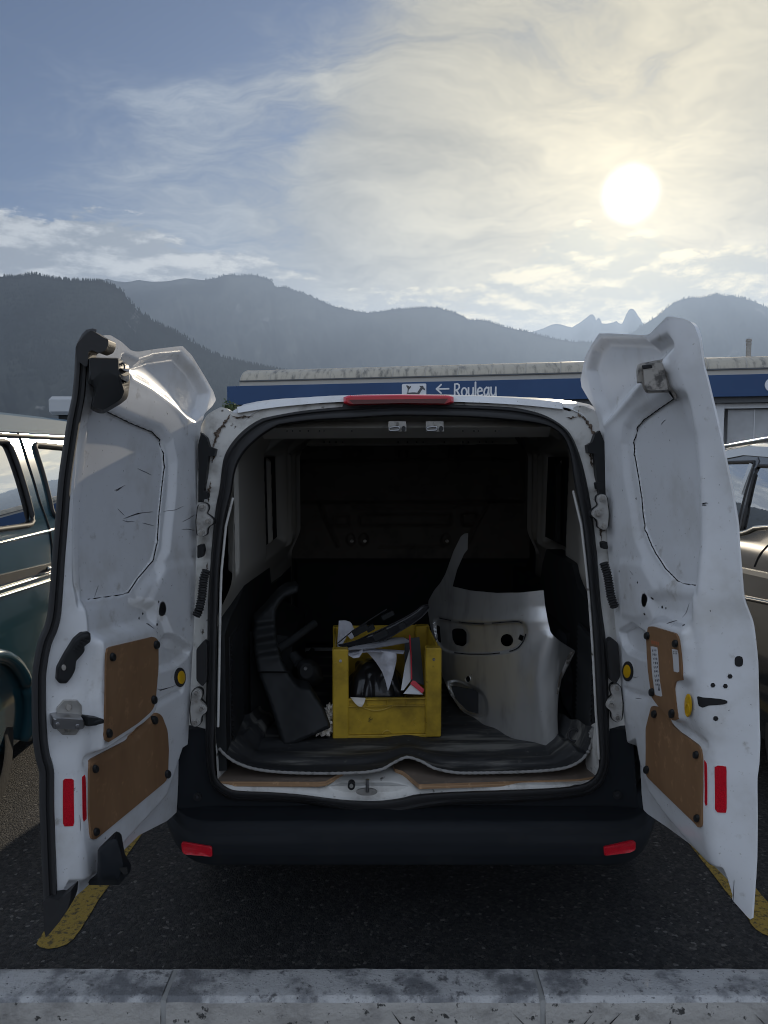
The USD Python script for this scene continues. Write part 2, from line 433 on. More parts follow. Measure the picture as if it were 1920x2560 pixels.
def worn_line_material():
    n = {'geo': ('geometry', {}), 'a': ('noise_texture', {'scale': 48.0, 'detail': 8.0, 'roughness': 0.75}),
         'r': ('map_range', {'range_type': 'smoothstep', 'from_min': 0.50, 'from_max': 0.60, 'to_min': 0.0, 'to_max': 0.85, 'clamp': True}),
         'm': ('mix_color', {'a': (.34, .235, .05), 'b': (.045, .042, .036)}), 'v': ('voronoi_texture', {'scale': 95.0}),
         'b': ('bump', {'strength': 0.8, 'distance': 0.004, 'invert': True}), 'p': ('principled_bsdf', {'roughness': 0.75, 'specular_ior_level': 0.3})}
    l = [('geo.position', 'a.vector'), ('a.fac', 'r.value'), ('r.result', 'm.fac'), ('m.result', 'p.base_color'), ('geo.position', 'v.vector'), ('v.distance', 'b.height'), ('b.normal', 'p.normal')]
    LOOKS['worn_yellow_line'] = usdkit.material(stage, '/World/Looks/worn_yellow_line', n, l, surface='p.BSDF')


asphalt_material()
worn_line_material()
plywood_material('plywood', (.185, .100, .050), (.270, .155, .080), (9.0, 9.0, 2.2))
plywood_material('plywood_top', (.16, .125, .10), (.22, .175, .14), (3.0, 10.0, 10.0))
plywood_material('plywood_edge', (.11, .055, .028), (.50, .32, .18), (.6, 10.0, 260.0))

mat('white_paint', (.70, .71, .725), 0.30, coat=0.22, mottled=((.56, .555, .54), 5.0, .46, .76), spots=[((.10, .10, .10), 60.0, .69, .715), ((.36, .335, .30), 15.0, .60, .80), ((.42, .41, .39), 90.0, .64, .72)])
mat('white_clean', (.74, .75, .76), 0.25, coat=0.4)
mat('white_dirty', (.62, .61, .58), 0.45, mottled=((.33, .31, .28), 11.0, .47, .75), spots=[((.07, .055, .042), 24.0, .62, .70)])
mat('beige_inside', (.33, .315, .285), 0.35, coat=0.2, mottled=((.36, .33, .28), 7.0, .45, .8))
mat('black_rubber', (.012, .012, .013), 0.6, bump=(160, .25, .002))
mat('black_plastic', (.012, .013, .014), 0.5, spec=.3, bump=(420, .35, .0006), mottled=((.022, .022, .023), 9.0, .5, .8))
mat('grey_plastic', (.009, .011, .014), 0.65, spec=.22, bump=(420, .5, .0008), mottled=((.017, .018, .019), 8.0, .5, .85))
mat('dark_void', (.004, .004, .004), 0.9)
mat('mat_rubber', (.026, .027, .029), 0.62, spec=.35, mottled=((.17, .165, .15), 4.5, .50, .68), spots=[((.10, .095, .088), 40.0, .6, .75)], bump=(220, .4, .0015), stretch=(.5, 3.4, 1))
mat('mat_binding', (.25, .245, .235), 0.75, mottled=((.09, .085, .08), 30.0, .5, .75))
mat('red_reflector', (.56, .004, .018), 0.25, coat=0.6, bump=(500, .8, .001), mottled=((.36, .002, .010), 420.0, .42, .58))
mat('red_lens', (.42, .010, .022), 0.15, coat=0.8)
mat('dark_red_lens', (.05, .003, .004), 0.2, coat=0.6)
mat('yellow_plug', (.62, .36, .006), 0.45)
mat('yellow_crate', (.46, .305, .026), 0.42, mottled=((.23, .15, .014), 7.0, .44, .72), spots=[((.06, .045, .012), 30.0, .63, .74)], bump=(60, .15, .002))
mat('galvanised', (.36, .35, .33), 0.42, metal=0.75, mottled=((.20, .19, .17), 22.0, .45, .75))
mat('painted_hinge', (.42, .41, .39), 0.45, metal=0.15, mottled=((.18, .16, .14), 26.0, .48, .75))
mat('steel', (.42, .42, .43), 0.28, metal=1.0)
mat('dirty_steel', (.36, .34, .31), 0.5, metal=0.6, mottled=((.10, .095, .09), 34.0, .47, .66))
mat('silver_panel', (.66, .66, .65), 0.28, metal=0.82, coat=0.25, mottled=((.36, .36, .35), 9.0, .45, .8), spots=[((.20, .19, .18), 38.0, .67, .78)], stretch=(1, 1, .35))
mat('silver_inside', (.16, .16, .16), 0.45, metal=0.5)
mat('bare_edge', (.10, .085, .07), 0.6, mottled=((.42, .40, .38), 30.0, .46, .6))
mat('white_cloth', (.50, .50, .54), 0.85, bump=(45, .7, .006), mottled=((.40, .40, .43), 18.0, .45, .7))
mat('crumpled_white', (.66, .62, .56), 0.6, mottled=((.45, .40, .33), 20.0, .48, .75))
mat('black_bag', (.008, .008, .009), 0.25, coat=0.3)
mat('black_trim', (.020, .020, .022), 0.22, coat=0.5)
mat('red_card', (.55, .02, .04), 0.5)
mat('white_card', (.62, .63, .64), 0.6)
mat('dark_card', (.05, .055, .06), 0.5)
mat('cabin_dark', (.014, .015, .016), 0.8, spec=.15)
mat('bulkhead_paint', (.085, .074, .062), 0.6, spec=.2, mottled=((.04, .035, .031), 6.0, .45, .75))
mat('sticker', (.62, .62, .63), 0.5)
mat('sticker_print', (.11, .11, .13), 0.6)
mat('sticker_orange', (.40, .12, .05), 0.6)
mat('dirt_seam', (.05, .035, .025), 0.85, mottled=((.16, .12, .09), 60.0, .45, .6))
mat('scratch', (.13, .13, .14), 0.7)
mat('hole_black', (.006, .006, .007), 0.8)

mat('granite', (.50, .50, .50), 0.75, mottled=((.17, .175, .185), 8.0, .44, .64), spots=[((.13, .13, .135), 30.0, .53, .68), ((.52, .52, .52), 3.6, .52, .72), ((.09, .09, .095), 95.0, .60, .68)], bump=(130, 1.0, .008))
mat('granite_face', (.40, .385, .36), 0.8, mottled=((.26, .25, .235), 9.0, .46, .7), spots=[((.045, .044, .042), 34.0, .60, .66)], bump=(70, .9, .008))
mat('mortar', (.33, .33, .32), 0.85, bump=(120, .5, .004))
mat('stone_stain', (.06, .058, .055), 0.8)
mat('grass_ground', (.06, .075, .03), 0.9, mottled=((.10, .09, .05), 0.02, .4, .6))
mat('forest_slope', (.016, .020, .017), 0.95, spec=.1, mottled=((.030, .034, .027), .006, .42, .62), spots=[((.19, .185, .17), .0045, .635, .70)], bump=(.02, .9, 25.0))
mat('meadow_slope', (.036, .040, .034), 0.95, spec=.1, mottled=((.075, .075, .060), .0025, .42, .62), spots=[((.22, .21, .19), .003, .62, .72)], bump=(.012, .9, 30.0))
mat('rock_slope', (.15, .145, .135), 0.95, spec=.1, mottled=((.07, .075, .06), .003, .42, .62), bump=(.01, .9, 30.0))
mat('conifer', (.015, .020, .015), 0.9, spec=.1)
mat('leaf', (.045, .075, .022), 0.7, mottled=((.085, .11, .035), 3.0, .4, .6))
mat('bark', (.09, .07, .05), 0.9)

mat('blue_fascia', (.016, .055, .150), 0.5, mottled=((.021, .066, .170), .4, .4, .7))
mat('sign_white', (.72, .73, .75), 0.5)
mat('sign_dark', (.08, .08, .085), 0.6)
mat('vault_panel', (.42, .385, .315), 0.42, mottled=((.14, .135, .12), 1.7, .45, .72), stretch=(3, 1, .6), spots=[((.42, .41, .37), 4.0, .6, .75)])
mat('vault_rib', (.46, .44, .40), 0.85, spec=.1)
mat('wall_light', (.46, .47, .48), 0.7, mottled=((.38, .385, .39), .8, .4, .7))
mat('frame_white', (.66, .67, .68), 0.5)
mat('shade_grey', (.10, .105, .11), 0.6)

mat('teal_paint', (.012, .046, .060), 0.16, coat=1.0, mottled=((.020, .056, .070), 2.0, .45, .75))
mat('silver_roof', (.12, .17, .21), 0.7, spec=.12)
mat('graphite_paint', (.020, .022, .024), 0.14, coat=1.0)
mat('pale_car_paint', (.42, .42, .41), 0.16, metal=0.5, coat=1.0)
mat('chrome', (.62, .62, .60), 0.22, metal=1.0)
mat('tyre', (.020, .020, .020), 0.75, bump=(60, .5, .004))
mat('wheel_grey', (.38, .38, .39), 0.35, metal=0.7)
glass('car_glass', (.10, .11, .10), 0.55)
glass('clear_glass', (.70, .74, .72), 0.45)
mat('cabin_trim', (.10, .10, .10), 0.7)
L_ = LOOKS
# ---------------------------------------------------------------- ground, kerb, lines
def sheet_xy(x0, x1, y0, y1, z, nx=1, ny=1):
    xs, ys = np.linspace(x0, x1, nx + 1), np.linspace(y0, y1, ny + 1)
    g = np.stack(np.meshgrid(xs, ys), -1)
    return grid(np.concatenate([g, np.full(g.shape[:2] + (1,), z)], -1))


part('ground', sheet_xy(-9000, 9000, -4000, 11000, -0.06, 8, 8), L_['grass_ground'], label='green valley floor around the car park', category='ground', kind='structure')
part('asphalt', sheet_xy(-40, 45, -30, 62, 0.0, 2, 2), L_['asphalt'], label='dark coarse asphalt of the car park', category='asphalt', kind='structure')

# the kerb: a row of granite stones with a mortar joint between them
KZ = 0.15
y_far = float(atz(830, 2089, KZ)[1])
y_near = float(atz(830, 2159, KZ)[1])
kerb = thing('kerb', 'pale granite kerb along the edge of the car park', 'kerb', (0, (y_far + y_near) / 2, 0))
tag(kerb, kind='structure')
jx = [float(atz(352, 2159, KZ)[0]), float(atz(1173, 2159, KZ)[0])]
pitch_ = jx[1] - jx[0]
joints = [jx[0] + pitch_ * k for k in range(-3, 6)]


def kerb_stone(x0, x1, seed):
    """A stone with a chamfered near edge, slightly uneven faces."""
    prof = [(y_far, -0.1), (y_far, KZ - .008), (y_far - .008, KZ), (y_near + .035, KZ), (y_near + .014, KZ - .002), (y_near + .004, KZ - .012), (y_near, KZ - .026), (y_near - .012, -0.1)]
    prof = resample(np.array(prof), 0.012)
    xs = np.linspace(x0, x1, 60)
    P = np.array([[(x, y, z) for y, z in prof] for x in xs])
    n = meshkit.fbm(P * [9, 30, 30], 4, seed) - .5
    P[..., 2] += n * .006
    P[..., 1] += (meshkit.fbm(P * [14, 40, 40] + 7, 4, seed) - .5) * .008
    m = grid(P)
    if m.face_normals[:, 2].sum() < 0:
        m.invert()
    return m


for i in range(len(joints) - 1):
    a, b = joints[i] + .0075, joints[i + 1] - .0075
    m = kerb_stone(a, b, 3 + i)
    # top faces and front faces weather differently: one stone, two looks
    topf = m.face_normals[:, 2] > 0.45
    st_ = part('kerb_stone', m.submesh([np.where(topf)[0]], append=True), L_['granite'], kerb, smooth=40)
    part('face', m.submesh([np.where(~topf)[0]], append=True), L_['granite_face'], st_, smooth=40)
for x in joints:
    part('mortar_joint', box((x - .0073, y_near + .002, -.1), (x + .0073, y_far - .003, KZ - .004)), L_['mortar'], kerb)
rng = np.random.default_rng(5)


def streak(x, z, dx, dz, w):
    """A scrape on the kerb's face."""
    a, b = np.array([x, z]), np.array([x + dx, z + dz])
    t = (b - a) / np.linalg.norm(b - a)
    nrm = np.array([-t[1], t[0]]) * w
    pts = [a, (a + b) / 2 + nrm, b, (a + b) / 2 - nrm]
    q = np.array([[p[0], y_near - .0145 + .012 * min(1, p[1] / KZ), p[1]] for p in pts])
    return tm(q, [[0, 1, 2], [0, 2, 3], [2, 1, 0], [3, 2, 0]])


scr = [streak(.02, KZ - .030, .05, -.07, .0022), streak(.66, KZ - .030, -.06, -.06, .002), streak(.58, KZ - .034, -.05, -.06, .0014), streak(.35, KZ - .03, .06, -.06, .0012), streak(1.02, KZ - .034, .05, -.05, .0012)]
part('scrape_marks', scr, L_['stone_stain'], kerb, kind='stuff')

# parking lines: left ends rounded near the kerb; both run away from the camera
lp = [(76, 2015), (66, 2034), (88, 2052), (118, 2044), (150, 2026), (205, 1950), (226, 1910), (262, 1842), (290, 1790), (272, 1790), (236, 1845), (195, 1905), (140, 1968), (110, 1995)]
q = np.array([atz(a, b, .004)[:2] for a, b in lp])
end = q[:5].mean(0)
dirn = np.array([0.0, 1.0])


def yellow_line(cx, y0, y1, w, label):
    ys = np.concatenate([np.linspace(.0, .1, 12), np.linspace(.12, y1 - y0, 60)])
    half = np.where(ys < w / 2, np.sqrt(np.maximum(0, (w / 2) ** 2 - (w / 2 - ys) ** 2)), w / 2)
    jig = (meshkit.fbm(np.stack([ys * 26, ys * 0, ys * 0 + cx], -1), 4, 2) - .5) * .022
    pts = np.concatenate([np.stack([cx - half + jig, y0 + ys], 1), np.stack([cx + half + jig[::-1], y0 + ys], 1)[::-1]])
    p, t = fill(Polygon(pts).buffer(0), .03)
    return part('parking_line', tm(np.c_[p, np.full(len(p), .004)], t), L_['worn_yellow_line'], label=label, category='line', kind='structure')


yellow_line(float(atz(92, 2040, 0)[0]) + .035, float(atz(92, 2052, 0)[1]), 7.5, .125, 'worn yellow parking line beside the dark teal car')
yellow_line(1.36, 2.52, 7.5, .125, 'worn yellow parking line beside the grey car')

# ---------------------------------------------------------------- mountains
def mountain(name, label, crest_px, dist, foot, look, seed, rough, left=None, right=None, back=1.35):
    """crest_px: the skyline as seen, dist(px): how far off it stands; slopes fall towards the viewer and away."""
    c = np.array(crest_px, float)
    xs = np.arange(c[0, 0], c[-1, 0], 4.0)
    ys = np.interp(xs, c[:, 0], c[:, 1])
    P = np.array([at(a, b, dist(a)) for a, b in zip(xs, ys)])
    arc = np.concatenate([[0], np.cumsum(np.linalg.norm(np.diff(P, axis=0), axis=1))])
    P[:, 2] += (meshkit.fbm(np.stack([arc * rough, arc * 0, arc * 0], -1), 5, seed) - .5) * .03 * P[:, 2]
    ts = np.concatenate([np.linspace(0, 1, 46)])
    rows = []
    for t in ts:                                            # crest to foot
        q = P.copy()
        away = q[:, :2] / np.linalg.norm(q[:, :2], axis=1, keepdims=True)
        q[:, :2] -= away * (foot * (t ** 1.15) * P[:, 2:3] * 1.6)
        q[:, 2] = P[:, 2] * (1 - t) ** 1.25 - 3 * t
        s = np.stack([arc * .0022, np.full_like(arc, t * 1.2), arc * 0], -1)
        gully = np.abs(meshkit.fbm(s, 5, seed + 9) - .5) * 2 + .5 * (meshkit.fbm(s * 4, 4, seed + 3) - .5)
        k = math.sin(math.pi * min(1.0, t * 1.02)) ** .7
        q[:, :2] += away * (k * gully * P[:, 2:3] * .55)[:, :]if False else away * (k * gully[:, None] * P[:, 2:3] * .55)
        q[:, 2] += k * (meshkit.fbm(s * 7, 4, seed + 5) - .5) * P[:, 2] * .10
        rows.append(q)
    far = []
    for t in np.linspace(1, .12, 8):
        q = P.copy()
        away = q[:, :2] / np.linalg.norm(q[:, :2], axis=1, keepdims=True)
        q[:, :2] += away * (back * t * P[:, 2:3] * 1.6)
        q[:, 2] = P[:, 2] * (1 - t) - 3 * t
        far.append(q)
    G = np.array(far + rows)
    m = grid(G)
    if m.face_normals[:, 2].sum() < 0:
        m.invert()
    part(name, m, L_[look], smooth=True, label=label, category='mountain', kind='structure')
    return P, rows


A = [(-900, 700), (-700, 640), (-500, 610), (-300, 640), (-120, 600), (0, 597), (40, 599), (75, 592), (110, 602), (150, 606), (215, 608), (240, 616), (262, 628), (280, 650), (300, 673), (340, 697), (380, 716), (420, 742), (450, 760),
     (505, 778), (560, 790), (600, 798), (640, 806), (720, 835), (800, 880), (860, 930)]
B = [(60, 640), (130, 625), (190, 610), (232, 600), (250, 606), (270, 609), (300, 604), (330, 608), (360, 606), (400, 600), (440, 602), (470, 597), (490, 590), (520, 593), (550, 592), (575, 599), (588, 604), (594, 617), (615, 616), (650, 630), (690, 648),
     (720, 661), (750, 668), (768, 672), (790, 675), (830, 671), (870, 667), (905, 665), (940, 666), (975, 675), (1005, 687), (1012, 693), (1035, 692), (1060, 696), (1090, 706), (1110, 711), (1140, 718), (1170, 728), (1200, 735), (1240, 739), (1280, 738), (1330, 750), (1400, 775), (1500, 810), (1620, 850)]
C = [(1040, 745), (1090, 730), (1130, 722), (1152, 716), (1172, 710), (1190, 702), (1202, 700), (1214, 702), (1226, 706), (1236, 708), (1250, 699), (1262, 690), (1274, 680), (1279, 678), (1284, 683), (1288, 692), (1292, 687), (1297, 688), (1300, 698), (1310, 699), (1322, 697),
     (1334, 692), (1337, 699), (1344, 698), (1349, 688), (1354, 676), (1360, 669), (1367, 668), (1372, 674), (1378, 684), (1385, 693), (1389, 702), (1400, 706), (1450, 720), (1520, 740), (1600, 760)]
D = [(1300, 760), (1345, 735), (1375, 713), (1392, 701), (1410, 690), (1428, 677), (1445, 662), (1462, 652), (1480, 646), (1500, 644), (1520, 645), (1548, 637), (1575, 642), (1600, 644), (1625, 651), (1645, 660), (1659, 667), (1740, 690), (1900, 660), (2150, 700), (2400, 650), (2700, 720)]
pa, ra = mountain('mountain', 'dark forested mountainside nearest on the left with pale rock patches', A, lambda a: 2600 - .25 * (a - 300), 1.15, 'forest_slope', 11, .004)
pb, rb = mountain('mountain', 'long hazy mountain with a stepped summit behind the building', B, lambda a: 5200 - .3 * (a - 700), 1.2, 'meadow_slope', 23, .0022)
pc, rc = mountain('mountain', 'far jagged rock teeth on the skyline under the sun', C, lambda a: 7600.0, .9, 'rock_slope', 31, .0016)
pd, rd = mountain('mountain', 'broad rounded mountain on the right behind the chimney', D, lambda a: 5600.0, 1.2, 'meadow_slope', 47, .002)


def conifer_proto():
    ms = []
    for k in range(3):
        c = trimesh.creation.cone(radius=.26 - .06 * k, height=.55, sections=6)
        c.apply_translation((0, 0, .05 + .24 * k))
        ms.append(c)
    return trimesh.util.concatenate(ms)


def forest(name, label, pts, sizes):
    pi = UsdGeom.PointInstancer.Define(stage, f'/World/{numbered("/World", name)}')
    pr = usdkit.mesh(stage, f'{pi.GetPath()}/conifer', conifer_proto(), L_['conifer'], smooth=False)
    pi.CreatePrototypesRel().SetTargets([pr.GetPath()])
    pi.CreatePositionsAttr(Vt.Vec3fArray.FromNumpy(np.asarray(pts, np.float32)))
    pi.CreateScalesAttr(Vt.Vec3fArray.FromNumpy(np.repeat(np.asarray(sizes, np.float32)[:, None], 3, 1)))
    pi.CreateProtoIndicesAttr(Vt.IntArray.FromNumpy(np.zeros(len(pts), np.int32)))
    tag(pi.GetPrim(), label, 'forest', kind='stuff')


def scatter(P, rows, n_crest, n_slope, lo, hi, x0, x1, seed, top=26):
    r = np.random.default_rng(seed)
    pts = []
    seg = (P[:, 0] > x0) & (P[:, 0] < x1)
    idx = np.where(seg)[0]
    for _ in range(n_crest):
        k, f = r.integers(idx[0], idx[-1]), r.random()
        pts.append(P[k] * (1 - f) + P[k + 1] * f + r.normal(0, 6, 3) * [1, 1, 0] - [0, 0, 3])
    G = np.array(rows)
    for _ in range(n_slope):
        k, f, t = r.integers(idx[0], idx[-1]), r.random(), r.integers(0, top)
        pts.append(G[t, k] * (1 - f) + G[t, k + 1] * f - [0, 0, 2])
    return np.array(pts), r.uniform(lo, hi, len(pts))


p1, s1 = scatter(pa, ra, 700, 6000, 7, 14, -1300, 900, 3)
forest('forest', 'conifer forest covering the dark mountainside on the left', p1, s1)
p2, s2 = scatter(pb, rb, 900, 0, 8, 17, -1200, 2600, 4)
forest('forest', 'thin line of conifers along the hazy middle ridge', p2, s2)
p3, s3 = scatter(pd, rd, 500, 0, 9, 22, 1200, 4000, 5)
forest('forest', 'conifers along the crest of the rounded mountain on the right', p3, s3)
# ---------------------------------------------------------------- the valley's evening haze
HAZE = usdkit.material(stage, '/World/Looks/haze_air', {'v': ('principled_volume', {'color': (.50, .67, .99), 'density': 0.000085, 'anisotropy': 0.45})}, [], volume='v.volume')
part('haze', box((-8900, -3900, -1.2), (8900, 10900, 1560)), HAZE, smooth=False, label='thin blue evening haze filling the valley', category='haze', kind='stuff')
# ---------------------------------------------------------------- the white van
van = thing('white_van', 'white delivery van with both rear doors wide open, loaded with car parts', 'van', (0.1, 2.5, 0))


def curve(pts):
    """x of the view as a function of y of the view along a traced edge (ends carried on straight)."""
    p = np.array(sorted(pts, key=lambda q: q[1]), float)
    f = PchipInterpolator(p[:, 1], p[:, 0])
    y0, y1 = p[0, 1], p[-1, 1]

    def g(y):
        y = np.asarray(y, float)
        m0 = (p[1, 0] - p[0, 0]) / (p[1, 1] - p[0, 1])
        m1 = (p[-1, 0] - p[-2, 0]) / (p[-1, 1] - p[-2, 1])
        return np.where(y < y0, p[0, 0] + (y - y0) * m0, np.where(y > y1, p[-1, 0] + (y - y1) * m1, f(np.clip(y, y0, y1))))
    return g


class Door:
    """A rear door standing open. Its inner face runs from the hinge edge (s=0) to the ridge (s=1) and turns there into the
    closing edge, which faces the road (s up to 1+E). Edges are given as seen; their distances from the road are metres."""
    E = 0.22

    def __init__(self, c0, c1, c2, y0, y1, y2, out, skin):
        self.zs = np.linspace(.30, 2.15, 260)
        self.col = []
        for tr, yf in ((c0, y0), (c1, y1), (c2, y2)):
            g = curve(tr)
            pys = np.linspace(600, 2150, 800)
            P = np.array([at(float(g(py)), py, yf(py)) for py in pys])
            o = np.argsort(P[:, 2])
            x, y = np.interp(self.zs, P[o, 2], P[o, 0]), np.interp(self.zs, P[o, 2], P[o, 1])
            self.col.append(np.stack([x, y, self.zs], 1))
        self.out, self.skin = np.asarray(out, float), skin
        self.raises = []
        self.len = float(np.linalg.norm(self.col[1].mean(0) - self.col[0].mean(0)))
        s, z = np.meshgrid(np.linspace(-.4, 1 + self.E, 130), np.linspace(.34, 2.10, 320))
        q = np.stack([s.ravel(), z.ravel()], 1)
        px = project(self.flat(q))
        self.inv, self._near, self._q = LinearNDInterpolator(px, q), cKDTree(px), q

    def at_z(self, k, z):
        c = self.col[k]
        return np.stack([np.interp(z, self.zs, c[:, i]) for i in range(2)] + [z], -1)

    def flat(self, q):
        s, z = q[:, 0], q[:, 1]
        a, b, c = self.at_z(0, z), self.at_z(1, z), self.at_z(2, z)
        t = np.clip((s - 1) / self.E, 0, 1)[:, None]
        s_ = np.minimum(s, 1)[:, None]
        base = np.where(s[:, None] <= 1, a + (b - a) * s_, b + (c - b) * t)
        w = .030 / self.len                                  # soften the ridge
        k = np.clip(1 - np.abs(s - 1) / (w if True else 1), 0, 1)[:, None] ** 2
        chord = .25 * ((a - b) * w + (c - b) * w / self.E)
        return base + chord * k

    def normal(self, q):
        e = 1e-3
        du = self.flat(q + [e, 0]) - self.flat(q - [e, 0])
        dv = self.flat(q + [0, e]) - self.flat(q - [0, e])
        n = np.cross(du, dv)
        n /= np.linalg.norm(n, axis=1, keepdims=True)
        return n * np.where((n * -self.out).sum(1) + 1e-9 + .8 * -n[:, 1] > 0, 1, -1)[:, None]

    def uv(self, px):
        q = self.inv(np.asarray(px, float))
        bad = np.isnan(q).any(1)
        q[bad] = self._q[self._near.query(np.asarray(px, float)[bad])[1]]
        return q

    def metric(self, q):
        return np.stack([q[:, 0] * self.len, q[:, 1]], 1)

    def raise_(self, px_poly, h, w, r=0):
        """Press the sheet in or out inside an outline, over a transition w wide."""
        p = rounded(px_poly, r) if r else np.asarray(px_poly, float)
        self.raises.append((Polygon(self.metric(self.uv(p))).buffer(0), h, w))

    def groove(self, px_line, h, w):
        self.raises.append((LineString(self.metric(self.uv(px_line))), h, w))

    def height(self, q):
        m, h = self.metric(q), np.zeros(len(q))
        g = shapely.points(m)
        for shape, a, w in self.raises:
            if shape.geom_type == 'LineString':
                h += a * np.exp(-(shapely.distance(shape, g) / w) ** 2)
            else:
                for poly in getattr(shape, 'geoms', [shape]):
                    h += a * smoothstep(-w / 2, w / 2, signed(poly, m))
        return h

    def pos(self, q, lift=0.0):
        return self.flat(q) + self.normal(q) * (self.height(q) + lift)[:, None]

    def outer(self, q):
        """The outside skin behind the inner face."""
        s, z = q[:, 0], q[:, 1]
        a, c = self.at_z(0, z) + self.out * self.skin, self.at_z(2, z)
        t = (s / (1 + self.E))[:, None]
        bulge = .014 * np.sin(np.clip(t, 0, 1) * np.pi) ** .6
        return a + (c - a) * t + self.out * (.006 + bulge)

    def shell(self, px_outline, holes=(), step=.0062):
        pol = Polygon(self.metric(self.uv(resample(px_outline, 6, True))), [self.metric(self.uv(h)) for h in holes]).buffer(0)
        self.outline = pol
        p, t = fill(pol, step)
        q = np.stack([p[:, 0] / self.len, p[:, 1]], 1)
        front = self.pos(q)
        # the inner sheet and the skin meet in the folded flange all round
        d = shapely.distance(pol.exterior, shapely.points(p))
        back = self.outer(q)
        k = smoothstep(.0, .05, d)[:, None] ** .7
        nearback = front + self.out * .010
        back = nearback * (1 - k) + back * k
        b2, t2 = fill(Polygon(pol.exterior), .03)
        q2 = np.stack([b2[:, 0] / self.len, b2[:, 1]], 1)
        sheet = slab(p, t, front, front - self.normal(q) * .0012) if holes else None
        e = border(t)
        ext = shapely.distance(pol.exterior, shapely.points(p[e[:, 0]])) < 1e-6
        e = e[ext]
        n = len(p)
        return p, t, front, e

    def sheet(self, px_poly, thick=.003, r=0, step=.012, lift=0.0, holes=()):
        """A flat piece fixed on the inner face."""
        p0 = rounded(px_poly, r) if r else np.asarray(px_poly, float)
        pol = Polygon(self.metric(self.uv(p0)), [self.metric(self.uv(h)) for h in holes]).buffer(0)
        if pol.geom_type != 'Polygon':
            pol = max(pol.geoms, key=lambda g: g.area)
        p, t = fill(pol, step)
        q = np.stack([p[:, 0] / self.len, p[:, 1]], 1)
        return self._orient(slab(p, t, self.pos(q, lift + thick), self.pos(q, lift - .002)))

    @staticmethod
    def _orient(m):
        if m.volume < 0:
            m.invert()
        return m

    def cap(self, cx, cy, rx, ry, h=.006, n=18, lift=0.0, rim=.72, flat=False):
        """A round cap with a domed top; flat: it bridges whatever relief lies under it."""
        if flat:
            q0 = self.uv(np.array([[cx, cy]]))
            hc = float(self.height(self.uv(ngon(cx, cy, rx, ry, 12))).max())
            n0 = self.normal(q0)
            keep, keepn = self.height, self.normal
            self.height = lambda q: np.full(len(q), hc)
            self.normal = lambda q: np.repeat(n0, len(q), 0)
            m = self.cap(cx, cy, rx, ry, h, n, lift, rim)
            self.height, self.normal = keep, keepn
            return m
        rings = [(1.0, 0.0), (1.0, .55), (rim + .12, .95), (rim * .5, 1.0)]
        V = []
        for k, z in rings:
            q = self.uv(ngon(cx, cy, rx * k, ry * k, n))
            V.append(self.pos(q, lift) + self.normal(q) * h * z)
        q = self.uv(np.array([[cx, cy]]))
        V = np.vstack(V + [self.pos(q, lift) + self.normal(q) * h])
        f = []
        for i in range(len(rings) - 1):
            for j in range(n):
                a, b = i * n + j, i * n + (j + 1) % n
                f += [[a, b, b + n], [a, b + n, a + n]]
        o = (len(rings) - 1) * n
        f += [[o + j, o + (j + 1) % n, len(V) - 1] for j in range(n)]
        m = tm(V, f)
        nn = self.normal(q)[0]
        if (m.face_normals[-1] * nn).sum() < 0:
            m.invert()
        return m

    def block(self, px_poly, h, r=0, taper=.9, step=.03, lift=0.0):
        """A moulded piece standing h metres out from the sheet, its top a little smaller than its foot."""
        p0 = rounded(px_poly, r) if r else np.asarray(px_poly, float)
        c = p0.mean(0)
        levels = [(1.0, -.004), (1.0, h * .80), (1 - (1 - taper) * .6, h * .95), (taper, h)]
        q0 = self.uv(p0)
        n = self.normal(q0).mean(0)
        n /= np.linalg.norm(n)
        rings = []
        for k, z in levels:
            q = self.uv(c + (p0 - c) * k)
            rings.append(self.pos(q, lift) + n * z)
        top = rings[-1]
        m = len(p0)
        v2, f2 = trimesh.creation.triangulate_polygon(Polygon(p0), engine='earcut')
        idx = cKDTree(p0).query(np.asarray(v2))[1]
        f = []
        for i in range(len(rings) - 1):
            for j in range(m):
                a, b = i * m + j, i * m + (j + 1) % m
                f += [[a, b, b + m], [a, b + m, a + m]]
        f = np.vstack([f, idx[np.asarray(f2)] + (len(rings) - 1) * m, idx[np.asarray(f2)][:, ::-1]])
        f = f[(f[:, 0] != f[:, 1]) & (f[:, 1] != f[:, 2]) & (f[:, 0] != f[:, 2])]
        mm = tm(np.vstack(rings), f)
        trimesh.repair.fix_normals(mm)
        return mm

    def line(self, pts, r, lift=0.0, sides=8, flat=None, step=5):
        p = resample(pts, step)
        return tube(self.pos(self.uv(p), lift), r, sides)


def door_skin(d, p, t, front, e, name, mat_, parent):
    """Inner sheet, outside skin and the folded edge between them: the door itself."""
    pol = d.outline
    q = np.stack([p[:, 0] / d.len, p[:, 1]], 1)
    inset = .055
    n = len(p)
    rim_q = q[e[:, 0]]
    outer_rim = d.outer(rim_q)
    b, bt = fill(Polygon(pol.exterior), .035)
    bq = np.stack([b[:, 0] / d.len, b[:, 1]], 1)
    skin = tm(d.outer(bq), bt)
    be = border(bt)
    inner = tm(front, t)
    # folded flange: border of the inner sheet down to the skin
    ring = pol.exterior
    L = ring.length
    m = int(L / .008)
    rp = np.array([ring.interpolate(L * k / m).coords[0] for k in range(m)])
    rq = np.stack([rp[:, 0] / d.len, rp[:, 1]], 1)
    A, C = d.pos(rq), d.outer(rq)
    M = A * .55 + C * .45
    f = []
    V = np.vstack([A, M, C])
    for i in range(2):
        for k in range(m):
            a, b_ = i * m + k, i * m + (k + 1) % m
            f += [[a, b_, b_ + m], [a, b_ + m, a + m]]
    rim = tm(V, f)
    # a second sheet just inside closes the view through the holes
    part(name, [inner, skin, rim], mat_, parent, smooth=28)


